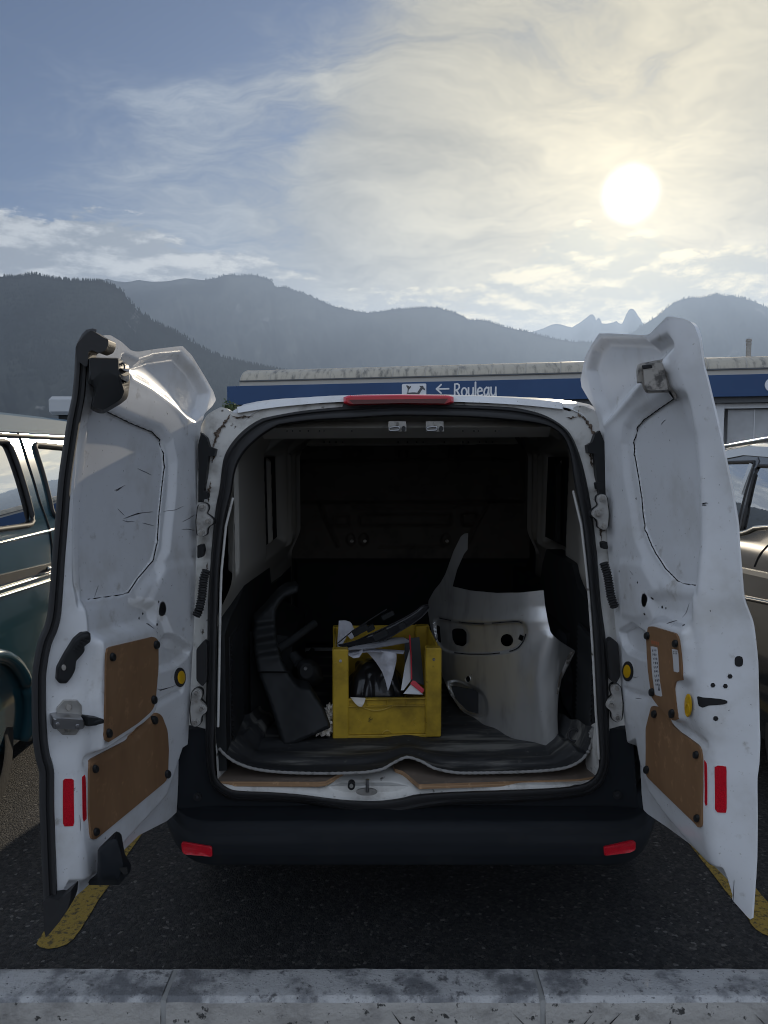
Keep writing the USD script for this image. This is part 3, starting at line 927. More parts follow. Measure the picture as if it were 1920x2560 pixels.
def scratches(d, px_lists, w=.0011):
    out = []
    for pts in px_lists:
        p = resample(pts, 3)
        q = d.uv(p)
        P = d.pos(q, .0007)
        tng = np.gradient(P, axis=0)
        n = d.normal(q)
        side = np.cross(n, tng)
        side /= np.linalg.norm(side, axis=1, keepdims=True)
        k = np.sin(np.linspace(.05, .97, len(P)) * np.pi)[:, None] ** .5 * w
        V = np.vstack([P + side * k, P - side * k])
        m = len(P)
        f = [[i, i + 1, i + 1 + m] for i in range(m - 1)] + [[i, i + 1 + m, i + m] for i in range(m - 1)]
        out.append(tm(V, f + [x[::-1] for x in f]))
    return out


def hole(d, cx, cy, rx, ry):
    """A punched hole seen against the dark hollow of the door: its rim and the dark behind."""
    return d.sheet(ngon(cx, cy, rx, ry, 14), thick=.0009, step=.006)


YH = lambda py: 2.45 + .12 * np.clip((1500 - py) / 640, 0, 1)        # the van's rear frame leans forward towards the roof

# ---------------- left door
LD = Door(c0=[(452, 700), (447, 800), (440, 884), (435, 916), (429, 966), (427, 1024), (426, 1111), (424, 1210), (423, 1239), (420, 1326), (414, 1443), (408, 1560), (404, 1647), (403, 1700), (401, 1800)],
          c1=[(214, 740), (211, 800), (207, 880), (193, 936), (184, 1000), (178, 1060), (175, 1106), (173, 1150), (172, 1210), (174, 1253), (181, 1283), (187, 1312), (193, 1350), (195, 1396), (192, 1443), (190, 1501), (187, 1560), (184, 1603), (176, 1641), (172, 1685), (172, 1758), (175, 1805), (182, 1850), (184, 1900), (180, 2000)],
          c2=[(190, 740), (188, 805), (184, 850), (175, 890), (162, 945), (155, 1009), (149, 1082), (144, 1141), (140, 1210), (137, 1239), (133, 1326), (125, 1361), (108, 1396), (101, 1431), (99, 1472), (101, 1560), (105, 1618), (116, 1659), (117, 1729), (120, 1817), (124, 1904), (125, 1948), (112, 2010)],
          y0=YH, y1=lambda py: 1.88, y2=lambda py: 1.835, out=(-.93, .30, 0), skin=.035)
LD.raise_([(204, 884), (238, 890), (292, 917), (338, 935), (356, 952), (363, 980), (365, 1009), (360, 1053), (354, 1111), (350, 1170), (340, 1208), (332, 1218), (309, 1248), (287, 1280), (277, 1285), (204, 1294), (186, 1294), (183, 1250), (181, 1200), (183, 1106), (192, 1030), (200, 936)], -.006, .004, r=10)
LD.raise_([(180, 880), (238, 884), (300, 912), (345, 928), (370, 955), (378, 1000), (376, 1060), (368, 1130), (362, 1190), (340, 1235), (300, 1290), (200, 1304), (170, 1304), (160, 1200), (168, 1000)], -.013, .04)
LD.raise_([(268, 775), (300, 788), (335, 775), (390, 768), (420, 800), (450, 850), (440, 890), (425, 905), (405, 896), (375, 865), (330, 830), (290, 808)], -.028, .035)
LD.groove([(285, 800), (330, 822), (375, 858), (405, 902)], .006, .018)
LD.raise_([(202, 1376), (250, 1362), (312, 1345), (330, 1360), (330, 1440), (326, 1535), (300, 1560), (215, 1618), (200, 1622), (196, 1500)], .022, .022, r=12)
LD.raise_([(188, 1300), (285, 1293), (330, 1310), (333, 1345), (240, 1372), (196, 1380)], -.014, .035)
LD.raise_([(334, 1405), (337, 1440), (341, 1450), (380, 1438), (410, 1412), (408, 1396), (374, 1374), (356, 1372)], -.022, .012, r=5)
LD.raise_([(355, 1222), (418, 1210), (415, 1400), (372, 1392), (352, 1340), (334, 1318), (318, 1300)], .008, .03)
LD.groove([(186, 1642), (225, 1622), (290, 1588), (318, 1556), (340, 1520), (392, 1490)], -.012, .010)
LD.raise_([(122, 1956), (150, 1908), (190, 1903), (212, 1890), (268, 1826), (321, 1768), (362, 1722), (382, 1664), (396, 1620), (425, 1600), (430, 1800), (330, 1850), (200, 1990), (100, 2060)], -.030, .020)
left_outline = [(210, 729), (225, 724), (239, 724), (262, 738), (283, 757), (297, 760), (335, 754), (394, 747), (414, 767), (443, 814), (461, 846), (467, 864), (458, 878), (443, 892), (435, 916), (429, 966), (427, 1024), (426, 1111), (424, 1210), (420, 1326), (414, 1443), (408, 1560), (404, 1647), (403, 1700), (400, 1757), (380, 1776),
                (321, 1807), (271, 1857), (204, 1925), (137, 1983), (115, 2000), (119, 1960), (125, 1945), (124, 1904), (120, 1817), (117, 1729), (116, 1659), (105, 1618), (101, 1560), (99, 1472), (101, 1431), (108, 1396), (125, 1361), (133, 1326), (137, 1239), (140, 1210), (144, 1141), (149, 1082), (155, 1009), (162, 945), (175, 890), (184, 850), (188, 805), (190, 750)]
left_holes = [ngon(346, 1315, 7.5, 16, 20)]
ldoor = part('rear_door', trimesh.creation.box((1e-3, 1e-3, 1e-3)), L_['white_paint'], van) if False else None


def build_door(d, outline, holes, label):
    p, t, front, e = d.shell(outline, holes)
    pol = d.outline
    ring = pol.exterior
    L = ring.length
    m = int(L / .008)
    rp = np.array([ring.interpolate(L * k / m).coords[0] for k in range(m)])
    rq = np.stack([rp[:, 0] / d.len, rp[:, 1]], 1)
    A, C = d.pos(rq), d.outer(rq)
    far = np.linalg.norm(C - A, axis=1, keepdims=True)
    V, f = np.vstack([A, A * .5 + C * .5, C]), []
    for i in range(2):
        for k in range(m):
            a, b_ = i * m + k, i * m + (k + 1) % m
            f += [[a, b_, b_ + m], [a, b_ + m, a + m]]
    b, bt = fill(Polygon(ring), .03)
    bq = np.stack([b[:, 0] / d.len, b[:, 1]], 1)
    inner, rim, skin = tm(front, t), tm(V, f), tm(d.outer(bq), bt[:, ::-1])
    if (inner.face_normals * d.normal(np.stack([p[t].mean(1)[:, 0] / d.len, p[t].mean(1)[:, 1]], 1))).sum() < 0:
        inner.invert(), skin.invert(), rim.invert()
    return part('rear_door', [inner, rim, skin], L_['white_paint'], van, smooth=26, label=label)


ldoor = build_door(LD, left_outline, left_holes, 'left rear door, edged in black rubber')
part('panel_gap', LD.line([(236, 889), (292, 917), (338, 935), (354, 950), (363, 980), (365, 1009), (360, 1053), (354, 1111), (350, 1170), (340, 1210), (332, 1219), (309, 1248), (288, 1279), (277, 1284), (204, 1293)], .0018), L_['hole_black'], ldoor, smooth=True)
# the black rubber along its closing edge, with the wrapped top and bottom corners
seal = [(206, 724), (196, 722), (184, 735), (176, 755), (174, 800), (170, 850), (160, 905), (148, 980), (140, 1039), (133, 1126), (126, 1210), (122, 1270), (117, 1326), (110, 1356), (97, 1388), (89, 1425), (84, 1470), (84, 1520), (86, 1589), (92, 1633), (101, 1672), (101, 1728), (103, 1790), (106, 1875), (109, 1948), (108, 1990)]
SW = np.interp([q[1] for q in seal], [720, 760, 900, 1200, 1480, 1700, 1950, 1990], [13, 13, 14.5, 14.5, 15.5, 16.5, 15, 12])


def ribbon(px, half_px, y, depth=.028):
    """A rubber profile seen from the road, half as wide as given to each side of the line."""
    p = np.array(px, float)
    s = np.concatenate([[0], np.cumsum(np.linalg.norm(np.diff(p, axis=0), axis=1))])
    n = int(s[-1] / 7)
    si = np.linspace(0, s[-1], n)
    c = np.stack([PchipInterpolator(s, p[:, k])(si) for k in range(2)], 1)
    hw = np.interp(si, s, half_px)
    t = np.gradient(c, axis=0)
    t /= np.linalg.norm(t, axis=1, keepdims=True)
    nrm = np.stack([-t[:, 1], t[:, 0]], 1)
    prof = [(-1, .0), (-1, .6), (-.82, .95), (-.45, 1.0), (-.25, .80), (-.05, .80), (.15, 1.0), (.6, 1.0), (.92, .7), (1, .0)]
    rows = []
    for (k, h) in prof:
        q = c + nrm * (hw * k)[:, None]
        rows.append(np.array([at(a, b, y - depth * h + .012) for a, b in q]))
    m = grid(np.array(rows))
    if m.face_normals[:, 1].sum() > 0:
        m.invert()
    return m


part('door_seal', ribbon(seal, SW, 1.832), L_['black_rubber'], ldoor, smooth=40)
part('seal_corner', extrude(rounded([(197, 713), (206, 718), (225, 730), (234, 733), (234, 745), (228, 757), (214, 763), (198, 756), (191, 760), (189, 790), (184, 792), (166, 778), (163, 750), (170, 738), (186, 722)], 4), 1.802, .05), L_['black_rubber'], ldoor)
part('seal_corner', extrude(rounded([(93, 1948), (108, 1940), (127, 1946), (153, 1924), (152, 1944), (146, 1962), (128, 1992), (108, 2016), (99, 2024), (95, 2010)], 3), 1.800, .045), L_['black_rubber'], ldoor)

ply1 = [(214, 1396), (315, 1373), (324, 1382), (324, 1443), (317, 1519), (309, 1533), (280, 1557), (213, 1598), (206, 1592), (208, 1501), (210, 1402)]
ply2 = [(311, 1549), (335, 1538), (347, 1545), (359, 1577), (362, 1618), (360, 1676), (355, 1688), (204, 1813), (195, 1813), (192, 1799), (191, 1647), (198, 1641), (280, 1598)]
pl = part('plywood_panel', LD.sheet(ply1, .005, r=7), L_['plywood'], ldoor, smooth=20)
part('plywood_panel', LD.sheet(ply2, .005, r=7), L_['plywood'], ldoor, smooth=20)
for cx, cy in [(221, 1416), (318, 1391), (313, 1509), (214, 1579), (330, 1555), (201, 1660), (358, 1672), (203, 1797)]:
    part('panel_clip', LD.cap(cx, cy, 5.2, 9.4, .008, lift=.0045), L_['black_plastic'], ldoor, smooth=40)
part('plug_ring', LD.cap(388, 1463, 12, 21, .005, n=26, flat=True), L_['black_rubber'], ldoor, smooth=40)
part('plug', LD.cap(389, 1463, 9, 15.5, .0065, n=24, flat=True), L_['yellow_plug'], ldoor, smooth=40)
part('reflector', LD.sheet([(136, 1682), (159, 1682), (160, 1784), (136, 1785)], .0015, r=4), L_['red_reflector'], ldoor)
part('reflector', LD.sheet([(177, 1677), (184, 1673), (187, 1768), (179, 1776)], .0015, r=1), L_['red_reflector'], ldoor)
small = [(337, 1300, 1.2, 3), (318, 1326, 1.4, 3.2), (310, 1336, 1.2, 3.5), (339, 1349, 1.6, 3.5), (327, 1364, 1.5, 3), (339, 1380, 1.5, 3), (329, 1383, 1.2, 2)]
part('drilled_holes', [hole(LD, *h) for h in small] + [LD.sheet([(317, 1347), (325, 1346), (325, 1359), (318, 1354)], .0009)], L_['hole_black'], ldoor, kind='stuff')
# pull handle
hd = [(198, 1369), (190, 1363), (172, 1365), (157, 1378), (137, 1410), (121, 1440), (119, 1466), (125, 1472), (140, 1472), (151, 1458), (157, 1446), (159, 1425), (172, 1411), (179, 1402), (178, 1390), (187, 1382), (196, 1376)]
ph = part('pull_handle', LD.block(hd, .022, r=4, taper=.84), L_['black_plastic'], ldoor, smooth=35)
part('screw', LD.cap(136, 1436, 5, 6.5, .004, lift=.022), L_['dirty_steel'], ldoor, smooth=40)
part('handle_ribs', [LD.block([(156 + 4.5 * k, 1398 - 5.5 * k), (159 + 4.5 * k, 1396 - 5.5 * k), (167 + 4.2 * k, 1402 - 5.5 * k), (165 + 4.2 * k, 1404 - 5.5 * k)], .004, lift=.021) for k in range(5)], L_['black_plastic'], ldoor)
# door latch
lt = part('latch_plate', LD.block([(137, 1511), (166, 1511), (176, 1523), (176, 1568), (163, 1586), (134, 1586), (122, 1574), (122, 1528)], .006, r=3, taper=.96), L_['galvanised'], ldoor, smooth=30)
part('latch_body', LD.block([(107, 1540), (124, 1538), (170, 1541), (176, 1548), (176, 1562), (170, 1565), (108, 1564)], .045, r=3, taper=.86), L_['steel'], ldoor, smooth=30)
part('latch_tongue', LD.block([(172, 1542), (200, 1546), (201, 1556), (192, 1562), (172, 1564)], .030, r=3, taper=.85), L_['black_plastic'], ldoor, smooth=30)
for cx, cy in [(148, 1526), (145, 1572)]:
    part('latch_bolt', LD.cap(cx, cy, 7, 8, .006, lift=.005), L_['dirty_steel'], ldoor, smooth=40)
for cx, cy in [(120, 1554), (162, 1557)]:
    part('latch_rivet', LD.cap(cx, cy, 5, 6, .006, lift=.042), L_['steel'], ldoor, smooth=40)


def moulding(levels, y_list, mat_, parent, name, bevel_r=3):
    """A moulded box: outlines as seen, each at its own distance, skinned one to the next (back to front)."""
    n = 48
    rings = []
    for pts, y in zip(levels, y_list):
        p = resample(rounded(pts, bevel_r), 1.0, True)
        s = np.linspace(0, len(p), n, endpoint=False)
        q = np.stack([np.interp(s, np.arange(len(p) + 1), np.r_[p[:, k], p[0, k]]) for k in range(2)], 1)
        rings.append(np.array([at(a, b, y) for a, b in q]))
    f = []
    for i in range(len(rings) - 1):
        for j in range(n):
            a, b = i * n + j, i * n + (j + 1) % n
            f += [[a, b, b + n], [a, b + n, a + n]]
    V = np.vstack(rings + [rings[0].mean(0, keepdims=True), rings[-1].mean(0, keepdims=True)])
    o = (len(rings) - 1) * n
    f += [[j, len(V) - 2, (j + 1) % n] for j in range(n)] + [[o + j, o + (j + 1) % n, len(V) - 1] for j in range(n)]
    m = tm(V, f)
    trimesh.repair.fix_normals(m)
    return part(name, m, mat_, parent, smooth=30)


# upper latch housing, deep behind its face
ub = [(192, 773), (262, 773), (264, 830), (246, 862), (224, 894), (196, 880), (206, 832), (192, 828)]
moulding([[(196, 773), (279, 790), (281, 825), (276, 860), (262, 872), (226, 893), (214, 893), (195, 885), (204, 838), (192, 830)],
          [(193, 772), (258, 773), (279, 790), (280, 824), (274, 858), (260, 872), (226, 893), (212, 893), (195, 884), (204, 836), (191, 828)],
          [(192, 773), (256, 774), (258, 830), (270, 842), (262, 862), (224, 886), (200, 878), (207, 834), (192, 828)],
          [(193.5, 775), (255, 775.5), (256.5, 819), (196, 821)]], [1.90, 1.84, 1.795, 1.78], L_['black_plastic'], ldoor, 'upper_latch_housing')
for (cx, cy, rx, ry) in [(265, 792, 4, 7.5)]:
    pts = [at(a, b, 1.812) for a, b in ngon(cx, cy, rx, ry, 18)]
    part('latch_ring', tube(np.array(pts), .0022, 8, closed=True), L_['black_trim'], ldoor, smooth=True)
moulding([[(259, 796), (281, 797), (279, 804), (268, 802)], [(259, 795), (280, 798), (278, 803), (268, 801)]], [1.83, 1.80], L_['steel'], ldoor, 'upper_latch_pin', 1)
moulding([[(257, 807), (271, 812), (279, 809), (281, 820), (275, 827), (258, 818)], [(258, 808), (271, 813), (279, 810), (280, 819), (275, 825), (259, 817)]], [1.84, 1.797], L_['dirty_steel'], ldoor, 'upper_latch_pin', 1)
# lower latch housing
moulding([[(212, 1834), (252, 1795), (262, 1800), (270, 1846), (284, 1868), (281, 1886), (270, 1896), (258, 1912), (190, 1912), (191, 1902), (210, 1890)],
          [(211, 1834), (250, 1796), (260, 1800), (270, 1846), (283, 1868), (280, 1886), (270, 1896), (257, 1911), (212, 1912), (210, 1890)],
          [(212, 1836), (238, 1812), (252, 1812), (262, 1846), (266, 1870), (256, 1900), (222, 1902), (214, 1890)],
          [(218, 1842), (238, 1822), (248, 1830), (254, 1862), (250, 1880), (232, 1890), (222, 1880)]], [1.93, 1.88, 1.83, 1.82], L_['grey_plastic'], ldoor, 'lower_latch_housing')
moulding([[(252, 1872), (276, 1872), (278, 1888), (268, 1892)], [(253, 1874), (274, 1874), (276, 1886), (268, 1889)]], [1.86, 1.825], L_['dark_void'], ldoor, 'lower_latch_slot', 1)
part('paint_scratches', scratches(LD, [[(280, 1121), (300, 1114), (320, 1108), (342, 1106)], [(278, 1124), (288, 1128), (296, 1127), (304, 1128)], [(268, 1100), (282, 1114)], [(361, 1105), (380, 1101), (396, 1093)], [(394, 1127), (410, 1119), (420, 1112)],
                                      [(392, 1143), (408, 1143), (420, 1146)], [(263, 1061), (272, 1055), (284, 1049)], [(262, 1060), (278, 1054)], [(218, 1288), (226, 1262)], [(338, 1488), (352, 1490), (380, 1480)], [(310, 1013), (330, 1022), (340, 1027)], [(320, 1130), (345, 1136)], [(172, 1760), (174, 1795)]], .0008)
     + scratches(LD, [[(264, 1062), (271, 1058), (276, 1053)], [(284, 1120), (306, 1111), (318, 1108)], [(344, 1492), (352, 1489), (362, 1486)]], .0014), L_['scratch'], ldoor, kind='stuff')

# ---------------- right door
RD = Door(c0=[(1256, 700), (1264, 800), (1280, 873), (1294, 914), (1298, 968), (1302, 1036), (1309, 1117), (1313, 1192), (1318, 1233), (1326, 1314), (1332, 1382), (1340, 1463), (1345, 1531), (1351, 1572), (1356, 1612), (1363, 1645), (1366, 1700), (1372, 1780)],
          c1=[(1446, 690), (1455, 776), (1468, 830), (1483, 868), (1495, 914), (1505, 955), (1510, 1036), (1512, 1117), (1510, 1192), (1508, 1206), (1502, 1260), (1498, 1314), (1496, 1355), (1500, 1396), (1504, 1436), (1506, 1504), (1510, 1531), (1517, 1572), (1527, 1604), (1530, 1653), (1530, 1700), (1529, 1758), (1530, 1817), (1538, 1860), (1556, 1900), (1590, 1990)],
          c2=[(1512, 700), (1518, 784), (1525, 811), (1540, 873), (1556, 941), (1567, 995), (1581, 1063), (1592, 1131), (1596, 1192), (1600, 1240), (1605, 1293), (1614, 1318), (1624, 1346), (1630, 1390), (1634, 1436), (1636, 1517), (1637, 1560), (1638, 1600), (1637, 1640), (1632, 1690), (1633, 1760), (1632, 1846), (1627, 1933), (1623, 1992)],
          y0=YH, y1=lambda py: 1.89, y2=lambda py: 1.835, out=(.93, .30, 0), skin=.035)
RD.raise_([(1462, 876), (1451, 863), (1415, 885), (1380, 909), (1365, 926), (1359, 955), (1360, 982), (1369, 1036), (1375, 1077), (1383, 1144), (1397, 1179), (1405, 1195), (1426, 1228), (1450, 1256), (1462, 1262), (1496, 1265), (1498, 1200), (1501, 1110), (1498, 1030), (1488, 950)], -.006, .004, r=10)
RD.raise_([(1480, 856), (1452, 850), (1410, 874), (1370, 900), (1350, 925), (1345, 960), (1350, 1020), (1362, 1090), (1370, 1150), (1390, 1200), (1420, 1245), (1455, 1275), (1500, 1280), (1508, 1110), (1500, 960)], -.013, .04)
RD.raise_([(1300, 738), (1390, 740), (1402, 750), (1440, 730), (1450, 745), (1400, 800), (1360, 850), (1308, 910), (1282, 850), (1268, 800), (1280, 760)], -.030, .035)
RD.groove([(1440, 790), (1400, 818), (1360, 850), (1325, 890), (1308, 912)], .012, .016)
RD.raise_([(1412, 1344), (1430, 1338), (1490, 1358), (1498, 1400), (1498, 1466), (1480, 1476), (1484, 1556), (1470, 1560), (1440, 1530), (1418, 1500), (1408, 1400)], .020, .026, r=10)
RD.raise_([(1405, 1292), (1440, 1284), (1490, 1286), (1490, 1340), (1450, 1330), (1410, 1325)], -.014, .035)
RD.raise_([(1337, 1364), (1346, 1394), (1355, 1408), (1384, 1420), (1402, 1424), (1404, 1400), (1398, 1372), (1366, 1348)], -.022, .012, r=5)
RD.raise_([(1340, 1210), (1390, 1215), (1420, 1270), (1400, 1330), (1380, 1340), (1345, 1330)], .008, .03)
RD.groove([(1350, 1492), (1395, 1506), (1420, 1510), (1450, 1544), (1480, 1576), (1522, 1606)], -.012, .010)
RD.raise_([(1372, 1600), (1384, 1660), (1400, 1712), (1440, 1768), (1490, 1826), (1532, 1870), (1560, 1880), (1578, 1932), (1560, 1990), (1340, 1830), (1340, 1620)], -.030, .020)
right_outline = [(1294, 720), (1318, 720), (1388, 724), (1396, 724), (1405, 720), (1421, 703), (1440, 684), (1452, 684), (1475, 688), (1491, 694), (1500, 704), (1510, 730), (1514, 758), (1518, 784), (1525, 811), (1540, 873), (1556, 941), (1567, 995), (1581, 1063), (1592, 1131), (1596, 1192), (1600, 1240), (1605, 1293), (1614, 1318), (1624, 1346), (1630, 1390), (1634, 1436),
                 (1636, 1517), (1637, 1560), (1638, 1600), (1637, 1640), (1632, 1690), (1633, 1760), (1632, 1846), (1627, 1933), (1623, 1988), (1613, 1979), (1572, 1933), (1525, 1884), (1467, 1828), (1423, 1793), (1379, 1761), (1371, 1752), (1367, 1715), (1363, 1645), (1356, 1612), (1351, 1572), (1345, 1531), (1340, 1463), (1332, 1382), (1326, 1314),
                 (1318, 1233), (1313, 1192), (1309, 1117), (1302, 1036), (1298, 968), (1294, 914), (1283, 880), (1270, 860), (1256, 836), (1254, 819), (1264, 770), (1280, 741)]
rdoor = build_door(RD, right_outline, [ngon(1397, 1296, 6, 15, 20)], 'right rear door, its bare edge drilled with holes')
part('panel_gap', RD.line([(1452, 862), (1415, 885), (1380, 909), (1366, 925), (1359, 955), (1360, 982), (1369, 1036), (1375, 1077), (1383, 1144), (1397, 1179), (1405, 1195), (1426, 1228), (1450, 1255), (1462, 1261), (1490, 1264)], .0018), L_['hole_black'], rdoor, smooth=True)
rp1 = [(1418, 1351), (1428, 1351), (1481, 1366), (1486, 1378), (1493, 1452), (1490, 1469), (1478, 1469), (1475, 1486), (1481, 1550), (1470, 1550), (1445, 1526), (1426, 1504), (1420, 1463), (1414, 1382)]
rp2 = [(1410, 1524), (1432, 1528), (1443, 1542), (1453, 1563), (1470, 1580), (1510, 1609), (1517, 1618), (1520, 1642), (1519, 1785), (1512, 1788), (1505, 1779), (1403, 1680), (1397, 1671), (1398, 1642), (1398, 1572)]
pp1 = part('plywood_panel', RD.sheet(rp1, .005, r=5), L_['plywood'], rdoor, smooth=20)
part('plywood_panel', RD.sheet(rp2, .005, r=6), L_['plywood'], rdoor, smooth=20)
for cx, cy in [(1418, 1371), (1481, 1387), (1428, 1492), (1472, 1536), (1418, 1542), (1509, 1630), (1401, 1662), (1511, 1767)]:
    part('panel_clip', RD.cap(cx, cy, 4.6, 8.6, .008, lift=.0045), L_['black_plastic'], rdoor, smooth=40)
part('plug_ring', RD.cap(1357, 1450, 11.5, 21.5, .005, n=26, flat=True), L_['black_rubber'], rdoor, smooth=40)
part('plug', RD.cap(1357.5, 1450, 8.6, 15.8, .0065, n=24, flat=True), L_['yellow_plug'], rdoor, smooth=40)
rr = part('pull_ring', RD.cap(1491, 1523, 7.5, 25, .004, n=26, flat=True), L_['yellow_plug'], rdoor, smooth=40, label='yellow pull ring')
q_ = RD.uv(ngon(1492, 1532, 4.6, 13, 24))
part('pull_loop', tube(RD.flat(q_) + RD.normal(RD.uv([[1491, 1523]])) * .008, .0026, 8, closed=True), L_['yellow_plug'], rdoor, smooth=True)
part('sticker', RD.sheet([(1425, 1394), (1440, 1397), (1450, 1502), (1434, 1498)], .0006, lift=.005, r=1), L_['sticker'], rdoor)
part('sticker', RD.sheet([(1472, 1398), (1485, 1401), (1488, 1452), (1476, 1449)], .0006, lift=.005, r=1), L_['sticker'], rdoor)
r3 = np.random.default_rng(12)
marks = []
for k in range(9):                                            # rows of small print, read along the sticker
    y = 1401 + 9.0 * k
    dx = (y - 1394) * .098
    for j in range(3):
        w0 = r3.uniform(1.2, 2.6)
        x = 1428 + dx + 3.6 * j
        marks.append(RD.sheet([(x, y), (x + w0, y + .6), (x + w0 + .3, y + r3.uniform(2.5, 6.5)), (x + .3, y + 5.2)], .0004, lift=.0058, step=.006))
marks.append(RD.sheet([(1443, 1476), (1446, 1489), (1441, 1488.5)], .0004, lift=.0058, step=.006))
for k in range(2):
    for j in range(3):
        marks.append(RD.sheet([(1475 + 3.4 * j, 1404 + 4 * k), (1477.3 + 3.4 * j, 1404.6 + 4 * k), (1477.4 + 3.4 * j, 1407 + 4 * k), (1475.2 + 3.4 * j, 1406.5 + 4 * k)], .0004, lift=.0058, step=.006))
part('sticker_print', marks, L_['sticker_print'], rdoor, kind='stuff')
part('sticker_print', [RD.sheet([(1426 + 4.6 * j, 1381 + j), (1429 + 4.6 * j, 1381.6 + j), (1429.4 + 4.6 * j, 1390 + j), (1426.6 + 4.6 * j, 1389 + j)], .0004, lift=.005, step=.006) for j in range(4)], L_['sticker_orange'], rdoor, kind='stuff')
part('reflector', RD.sheet([(1544, 1653), (1570, 1655), (1570, 1756), (1545, 1754)], .0015, r=4), L_['red_reflector'], rdoor)
part('reflector', RD.sheet([(1522, 1641), (1527.5, 1650), (1528, 1744), (1523, 1738)], .0015, r=1), L_['red_reflector'], rdoor)
big = [(1577, 1461, 5.6, 5.6), (1540, 1480, 5.4, 5.6), (1567, 1482, 5.4, 5.6), (1546, 1552, 5.8, 5.8)]
for h in big:
    part('bolt_hole', hole(RD, *h), L_['hole_black'], rdoor)
part('bolt_hole', RD.sheet(rounded([(1587, 1417), (1605, 1417), (1605, 1440), (1587, 1440)], 8), .0009, step=.006), L_['hole_black'], rdoor)
part('latch_slot', RD.sheet(rounded([(1506, 1503), (1516, 1506), (1540, 1508), (1558, 1510), (1571, 1513), (1572, 1519), (1560, 1522), (1530, 1524), (1518, 1529), (1509, 1524)], 2), .0009, step=.006), L_['hole_black'], rdoor)
part('drilled_holes', [hole(RD, *h) for h in [(1408, 1293, 1.5, 3), (1420, 1312, 1.6, 3.4), (1428, 1314, 1.2, 2.6), (1397, 1326, 1.4, 3), (1383, 1258, 1.2, 2.6), (1338, 1234, 1, 2.4), (1480, 1350, 1.6, 2.4)]], L_['hole_black'], rdoor, kind='stuff')
# striker plate for the upper latch, bolted to the right door
moulding([[(1378, 786), (1392, 783), (1430, 776), (1444, 768), (1452, 800), (1464, 862), (1458, 868), (1450, 848), (1396, 850), (1388, 838), (1386, 826), (1376, 830), (1374, 800)],
          [(1380, 788), (1392, 784), (1430, 778), (1443, 771), (1451, 802), (1462, 860), (1459, 864), (1449, 846), (1396, 848), (1389, 836), (1387, 824), (1377, 826)]], [1.965, 1.945], L_['dirty_steel'], rdoor, 'striker_plate', 2)
moulding([[(1388, 789), (1404, 783), (1432, 782), (1446, 845), (1398, 846), (1391, 834)], [(1389, 790), (1404, 785), (1431, 784), (1444, 842), (1399, 843), (1393, 833)]], [1.945, 1.928], L_['dirty_steel'], rdoor, 'striker_plate_face', 4)
moulding([[(1386, 789), (1408, 787), (1410, 795), (1388, 798)], [(1387, 790), (1407, 788), (1409, 794), (1389, 797)]], [1.929, 1.925], L_['hole_black'], rdoor, 'striker_slot', 2)
part('paint_scratches', scratches(RD, [[(1516, 1088), (1524, 1086), (1530, 1087)], [(1518, 1092), (1527, 1091)], [(1366, 1232), (1374, 1242)], [(1362, 1461), (1372, 1463), (1380, 1462)], [(1414, 920), (1420, 912), (1424, 910)], [(1372, 1508), (1384, 1510)], [(1468, 1334), (1478, 1302)], [(1327, 1116), (1331, 1117)], [(1312, 1100), (1313, 1110)], [(1583, 1962), (1586, 1900)]], .0008)
     + scratches(RD, [[(1517, 1089), (1526, 1088)], [(1450, 1346), (1462, 1340)]], .0014), L_['scratch'], rdoor, kind='stuff')
# ---------------------------------------------------------------- rear frame, seal, bumper
def PF(px, py, dy=0.0):
    return at(px, py, float(YH(py)) + dy)


O_px = [(566, 903), (504, 951), (482, 992), (473, 1059), (465, 1100), (455, 1209), (449, 1300), (447, 1413), (444, 1576), (446, 1640), (456, 1692), (478, 1718), (502, 1728), (642, 1733), (752, 1752), (808, 1760), (864, 1757), (930, 1744), (980, 1738), (1100, 1734), (1204, 1727), (1270, 1716), (1300, 1694), (1316, 1640),
        (1316, 1577), (1310, 1395), (1298, 1296), (1292, 1222), (1283, 1132), (1268, 1041), (1252, 981), (1231, 935), (1204, 911), (1162, 891), (1101, 879), (981, 874), (867, 873), (760, 877), (660, 886)]
I_px = [(604, 919), (548, 957), (520, 990), (508, 1020), (501, 1060), (485, 1128), (473, 1236), (471, 1300), (468, 1413), (465, 1562), (463, 1621), (466, 1671), (480, 1693), (508, 1707), (589, 1711), (642, 1715), (705, 1723), (752, 1728), (800, 1730), (864, 1724), (897, 1716), (980, 1710), (1092, 1706), (1204, 1701),
        (1262, 1692), (1290, 1668), (1297, 1630), (1290, 1547), (1282, 1395), (1275, 1296), (1268, 1222), (1258, 1132), (1240, 1041), (1231, 980), (1213, 940), (1177, 919), (1101, 909), (981, 901), (867, 899), (760, 905), (680, 909)]


def loop(px, n=240):
    p = np.array(px, float)
    p = np.vstack([p, p[:1]])
    s = np.concatenate([[0], np.cumsum(np.linalg.norm(np.diff(p, axis=0), axis=1))])
    f = PchipInterpolator(s, p)
    return f(np.linspace(0, s[-1], n, endpoint=False))


def by_angle(px, n=260):
    """A closed outline sampled evenly by direction from its middle, so that two outlines can be joined."""
    c = np.array([880.0, 1310.0])
    q = loop(px, 1600) - c
    a = np.unwrap(np.arctan2(q[:, 1] / 1.0, q[:, 0]))
    o = np.argsort(a)
    lo = a[o][0]
    t = lo + np.linspace(0, 2 * np.pi, n, endpoint=False)
    return np.stack([np.interp(t, a[o], q[o, k], period=2 * np.pi) for k in range(2)], 1) + c


def ang_at(px, ang):
    c = np.array([880.0, 1310.0])
    q = loop(px, 2400) - c
    a = np.mod(np.arctan2(q[:, 1], q[:, 0]), 2 * np.pi)
    o = np.argsort(a)
    return np.stack([np.interp(ang, a[o], q[o, k], period=2 * np.pi) for k in range(2)], 1) + c


